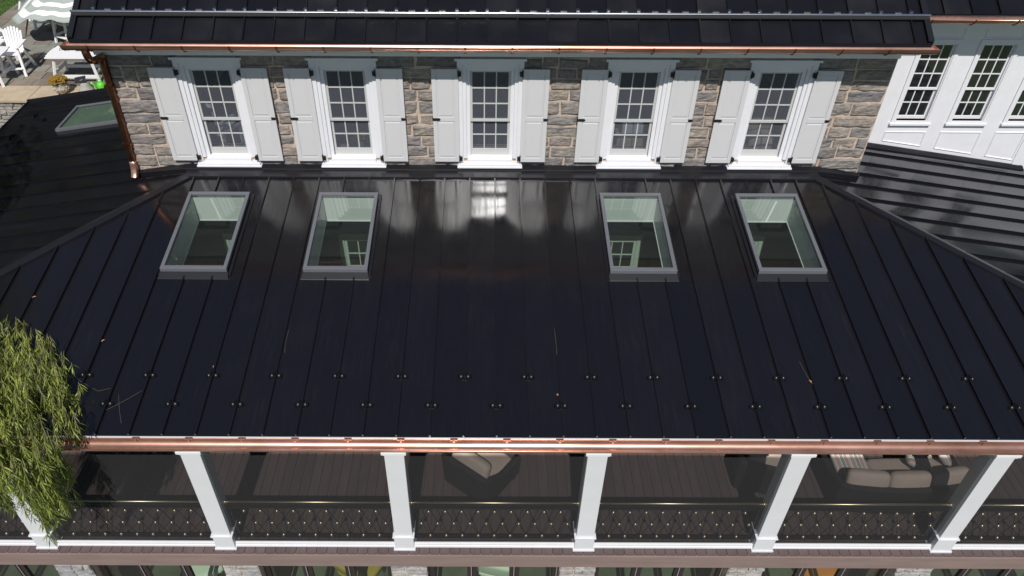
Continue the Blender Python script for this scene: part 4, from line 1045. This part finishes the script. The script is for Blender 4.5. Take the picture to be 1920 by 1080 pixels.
for i in range(600):
    az = math.radians(R.uniform(-40, 100)); rho = RB*math.sqrt(R.uniform(.12, 1)); rho = min(rho, RB*.99)*(1+.13*max(0, math.sin(az)))
    rad = Vector((math.cos(az), math.sin(az), 0)); p = DC+rad*rho
    zt = .50+.70*(1-(rho/RB)**2)+R.uniform(-.14, .12)+.30*noise.noise(Vector((p.x*1.6, p.y*1.6, 0)))
    p.z = max(zt, roof_floor(p)+.1)
    if not inside(p): continue
    tone = .48+.85*noise.noise(Vector((p.x*2.6, p.y*2.6, 5)))+R.uniform(-.2, .2)  # noise darkens some strands: shade between them put into leaf colour
    tang = Vector((-rad.y, rad.x, 0))*R.uniform(-.25, .25)
    strand(p, rad*R.uniform(.05, .45)+tang+Vector((0, -.75, -.15)), R.uniform(.45, 1.1), tone, roof_floor, R.uniform(.10, .2))
# hanging curtain in front of the gutter
for i in range(210):
    p = Vector((-5.45-1.5*R.random(), R.uniform(-.85, -.36), R.uniform(.0, .55)))
    if not inside(p): continue
    strand(p, Vector((R.uniform(-.05, .15), R.uniform(-.25, .05), -.7)), R.uniform(.6, 1.6), .5+.4*noise.noise(p*2.5), roof_floor, .22)
# main crown up to the left, out of the picture
for i in range(1100):
    a = R.uniform(0, 6.28); u = R.uniform(-1, 1); rr = R.random()**(1/3); s_ = math.sqrt(1-u*u)
    p = Vector((-10.95+1.8*rr*s_*math.cos(a), 2.3+2.9*rr*s_*math.sin(a), 4.2+1.5*rr*u)); 
    strand(p, Vector((math.cos(a), math.sin(a), .2)), R.uniform(.6, 1.3), .5, lambda q: -9, .2, True)
cr.build('crown', 'willow_leaf', will)['kind'] = 'stuff'
tw.build('twigs', 'twig', will)['kind'] = 'stuff'
MB().tube([(-9.6, -1.6, -5.4), (-9.65, -1.5, -3.5), (-9.5, -1.2, -1.5), (-9.7, -.8, .3), (-10.1, 0, 2.2), (-10.6, 1.0, 4.0)], [.32, .25, .22, .19, .15, .07], 12).build('trunk', 'bark', will, smooth=True)
for tgt, r0 in (((-7.2, -.6, 1.0), .07), ((-7.6, .6, 1.05), .06), ((-8.4, -1.8, 1.1), .06), ((-11.8, 2.4, 4.8), .08), ((-9.8, 1.6, 4.4), .07)):
    a = Vector((-9.65, -.9, .0)) if tgt[2] < 2 else Vector((-10.1, 0, 2.2)); t = Vector(tgt); MB().tube([a, a.lerp(t, .5)+Vector((0, 0, .45)), t], [r0, r0*.7, r0*.3], 8).build('limb', 'bark', will, smooth=True)

# ------------------------------------------------------------------ unseen trees, added only to be mirrored in the side slopes
leafmat('tree_leaf', (.02, .035, .008), (.06, .085, .022), .2)
def far_tree(label, x, y, h, rx):
    t = thing('reflection_tree', label, 'tree', (x, y, -5.4), 'unseen trees added for roof reflections'); b = MB(); b.tone = []
    for i in range(2600):
        a = R.uniform(0, 6.28); u = R.uniform(-1, 1); rr = R.random()**.45; s_ = math.sqrt(1-u*u); lump = 1+.25*noise.noise(Vector((math.cos(a)*s_*2+x, math.sin(a)*s_*2, u*2)))
        p = Vector((x+rx*rr*s_*math.cos(a)*lump, y+rx*rr*s_*math.sin(a)*lump, -5.4+h*.58+h*.42*u*rr*lump)); leaf(b, p, Vector((R.uniform(-1, 1), R.uniform(-1, 1), R.uniform(-1, 1))), R.uniform(.5, .9), R.uniform(.2, .36), R.random(), .2)
    b.build('crown', 'tree_leaf', t)['kind'] = 'stuff'
    MB().tube([(x, y, -5.4), (x+.2, y, -5.4+h*.3), (x, y+.2, -5.4+h*.7)], [.5, .4, .12], 10).build('trunk', 'bark', t, smooth=True)
for k, (x, y, h, rx) in enumerate(((-24, 27, 22, 5.5), (-33, 30, 24, 6), (-17, 33, 24, 6), (-42, 24, 25, 7), (-30, 18, 22, 5), (-25, 42, 28, 7), (22, 26, 22, 5.5), (31, 28, 24, 6), (40, 22, 24, 6.5), (27, 40, 28, 7), (33, 15, 22, 5))):
    far_tree(('tall leafy tree added out of view to the left for reflections in the roof', 'tall leafy tree added out of view to the right for reflections in the roof')[x > 0], x, y, h, rx)

# ------------------------------------------------------------------ litter on the roof
for i, (x, y, rz, lab) in enumerate(((-5.72, 1.56, .9, 'small orange fallen leaf on the left of the black roof, upper one'), (-3.97, 1.11, 1.3, 'small orange fallen leaf on the black roof above a snow guard'), (-7.07, 2.39, .4, 'small tan fallen leaf near the left hip of the roof'), (4.56, .90, 2.0, 'small tan fallen leaf on the right part of the black roof'), (.95, .66, 1.5, 'tiny dry leaf beside a snow guard right of the roof centre'))):
    b = MB(); L_ = .06 if i != 4 else .04
    def fn(u, v): w_ = math.sin(math.pi*u)**.8*.014*(v-.5)*2; return (u*L_-L_/2, w_, .012+.012*math.sin(u*3)+abs(v-.5)*.012)
    b.grid(fn, 8, 4); b.xform(Matrix.Translation((x, y, y*TP)) @ Matrix.Rotation(rz, 4, 'Z')); tag(b.build('fallen_leaf', 'dry_leaf', smooth=True), lab, 'leaf', 'fallen leaves on the porch roof')
for pts, lab in (([(-6.01, 1.02), (-5.82, .86), (-5.5, .69), (-5.31, .75)], 'thin curved bare twig trailing from the willow onto the black roof'), ([(-5.28, .39), (-5.1, .51), (-4.88, .71)], 'thin straight twig crossing a snow guard near the willow'), ([(-5.2, .66), (-5.13, .43), (-5.01, .18)], 'short forked twig below the snow guard near the willow'), ([(4.50, 1.26), (4.53, 1.05), (4.58, .86)], 'thin dry twig hanging beside a seam on the right of the roof'), ([(.97, 1.85), (.985, 1.6), (.98, 1.35)], 'thin dry stem lying along a seam right of the roof centre'), ([(-3.0, 1.36), (-3.035, 1.6), (-3.01, 1.8)], 'thin dry stem lying along a seam below the second skylight')):
    P_ = [Vector((x, y, y*TP+.012)) for x, y in pts]
    if len(P_) == 3: P_ = bez(*P_, 8)
    tag(MB().tube(P_, .0022, 5).build('twig', 'dry_twig', smooth=True), lab, 'twig', 'twigs lying on the porch roof')

# ------------------------------------------------------------------ things glimpsed inside the upper windows
def parlour_chair(cx, cy, rz):
    t = thing('parlour_chair', 'pale slatted chair seen through the leftmost shuttered window', 'chair', (cx, cy, .75)); M = Matrix.Translation((cx, cy, .75)) @ Matrix.Scale(1.15, 4) @ Matrix.Rotation(rz, 4, 'Z')
    def bd(nm, b): b.xform(M).build(nm, 'lounge_white', t)
    for sx in (-1, 1):
        for sy in (-1, 1): bd('leg', MB().bar((sx*.22, sy*.22, 0), (sx*.22, sy*.2, .45), .04))
        bd('arm', MB().bar((sx*.25, -.2, .66), (sx*.25, .24, .66), .06, .03))
    bd('seat', MB().box(-.25, .25, -.25, .25, .43, .47))
    for k in range(5): x = -.2+k*.1; bd('back_slat', MB().bar((x, .24, .47), (x*1.25, .36, 1.08-.8*x*x), .045, .02, up=(0, -1, 0)))
    bd('back_rail', MB().tube([(-.27, .36, .98), (-.14, .37, 1.07), (0, .375, 1.1), (.14, .37, 1.07), (.27, .36, .98)], .025, 8))
parlour_chair(-5.05, 6.28, 2.75)
v = thing('flower_vase', 'small vase of yellow flowers inside the second window from the left', 'vase', (-2.36, 5.86, 1.07))
MB().box(-2.6, -2.1, 5.80, 6.1, 1.05, 1.07).build('shelf', 'room_dark', v)
MB().lathe((-2.36, 5.86, 1.072), [(.03, 0), (.05, .03), (.045, .09), (.025, .13), (.03, .15)], 14).build('vase', 'lamp_grey', v, smooth=True)
b = MB()
for k in range(26):
    a = R.uniform(0, 6.28); r_ = R.uniform(0, .08); rounded(b, (-2.36+r_*math.cos(a), 5.86+r_*math.sin(a)*.6, 1.26+R.uniform(0, .12)), .045, .045, .03, .9, 7, 4)
b.build('blossoms', 'lounge_yellow', v)['kind'] = 'stuff'
t = thing('storage_box', 'stack of pale boxes inside the fourth window from the left', 'box', (2.65, 6.2, .75))
MB().box(2.35, 2.9, 6.0, 6.4, .75, 1.2).build('lower_box', 'cap_stone', t, bevel=.01); MB().box(2.42, 2.82, 6.05, 6.35, 1.202, 1.45).build('upper_box', 'lounge_white', t, bevel=.01)
t = thing('round_armchair', 'rounded upholstered chair back inside the rightmost shuttered window', 'armchair', (5.15, 6.2, .75))
rounded(MB(), (5.15, 6.2, 1.05), .75, .6, .5, .6).build('seat', 'cap_stone', t, smooth=True); rounded(MB(), (5.15, 6.38, 1.4), .72, .25, .75, .7).build('backrest', 'cap_stone', t, smooth=True)
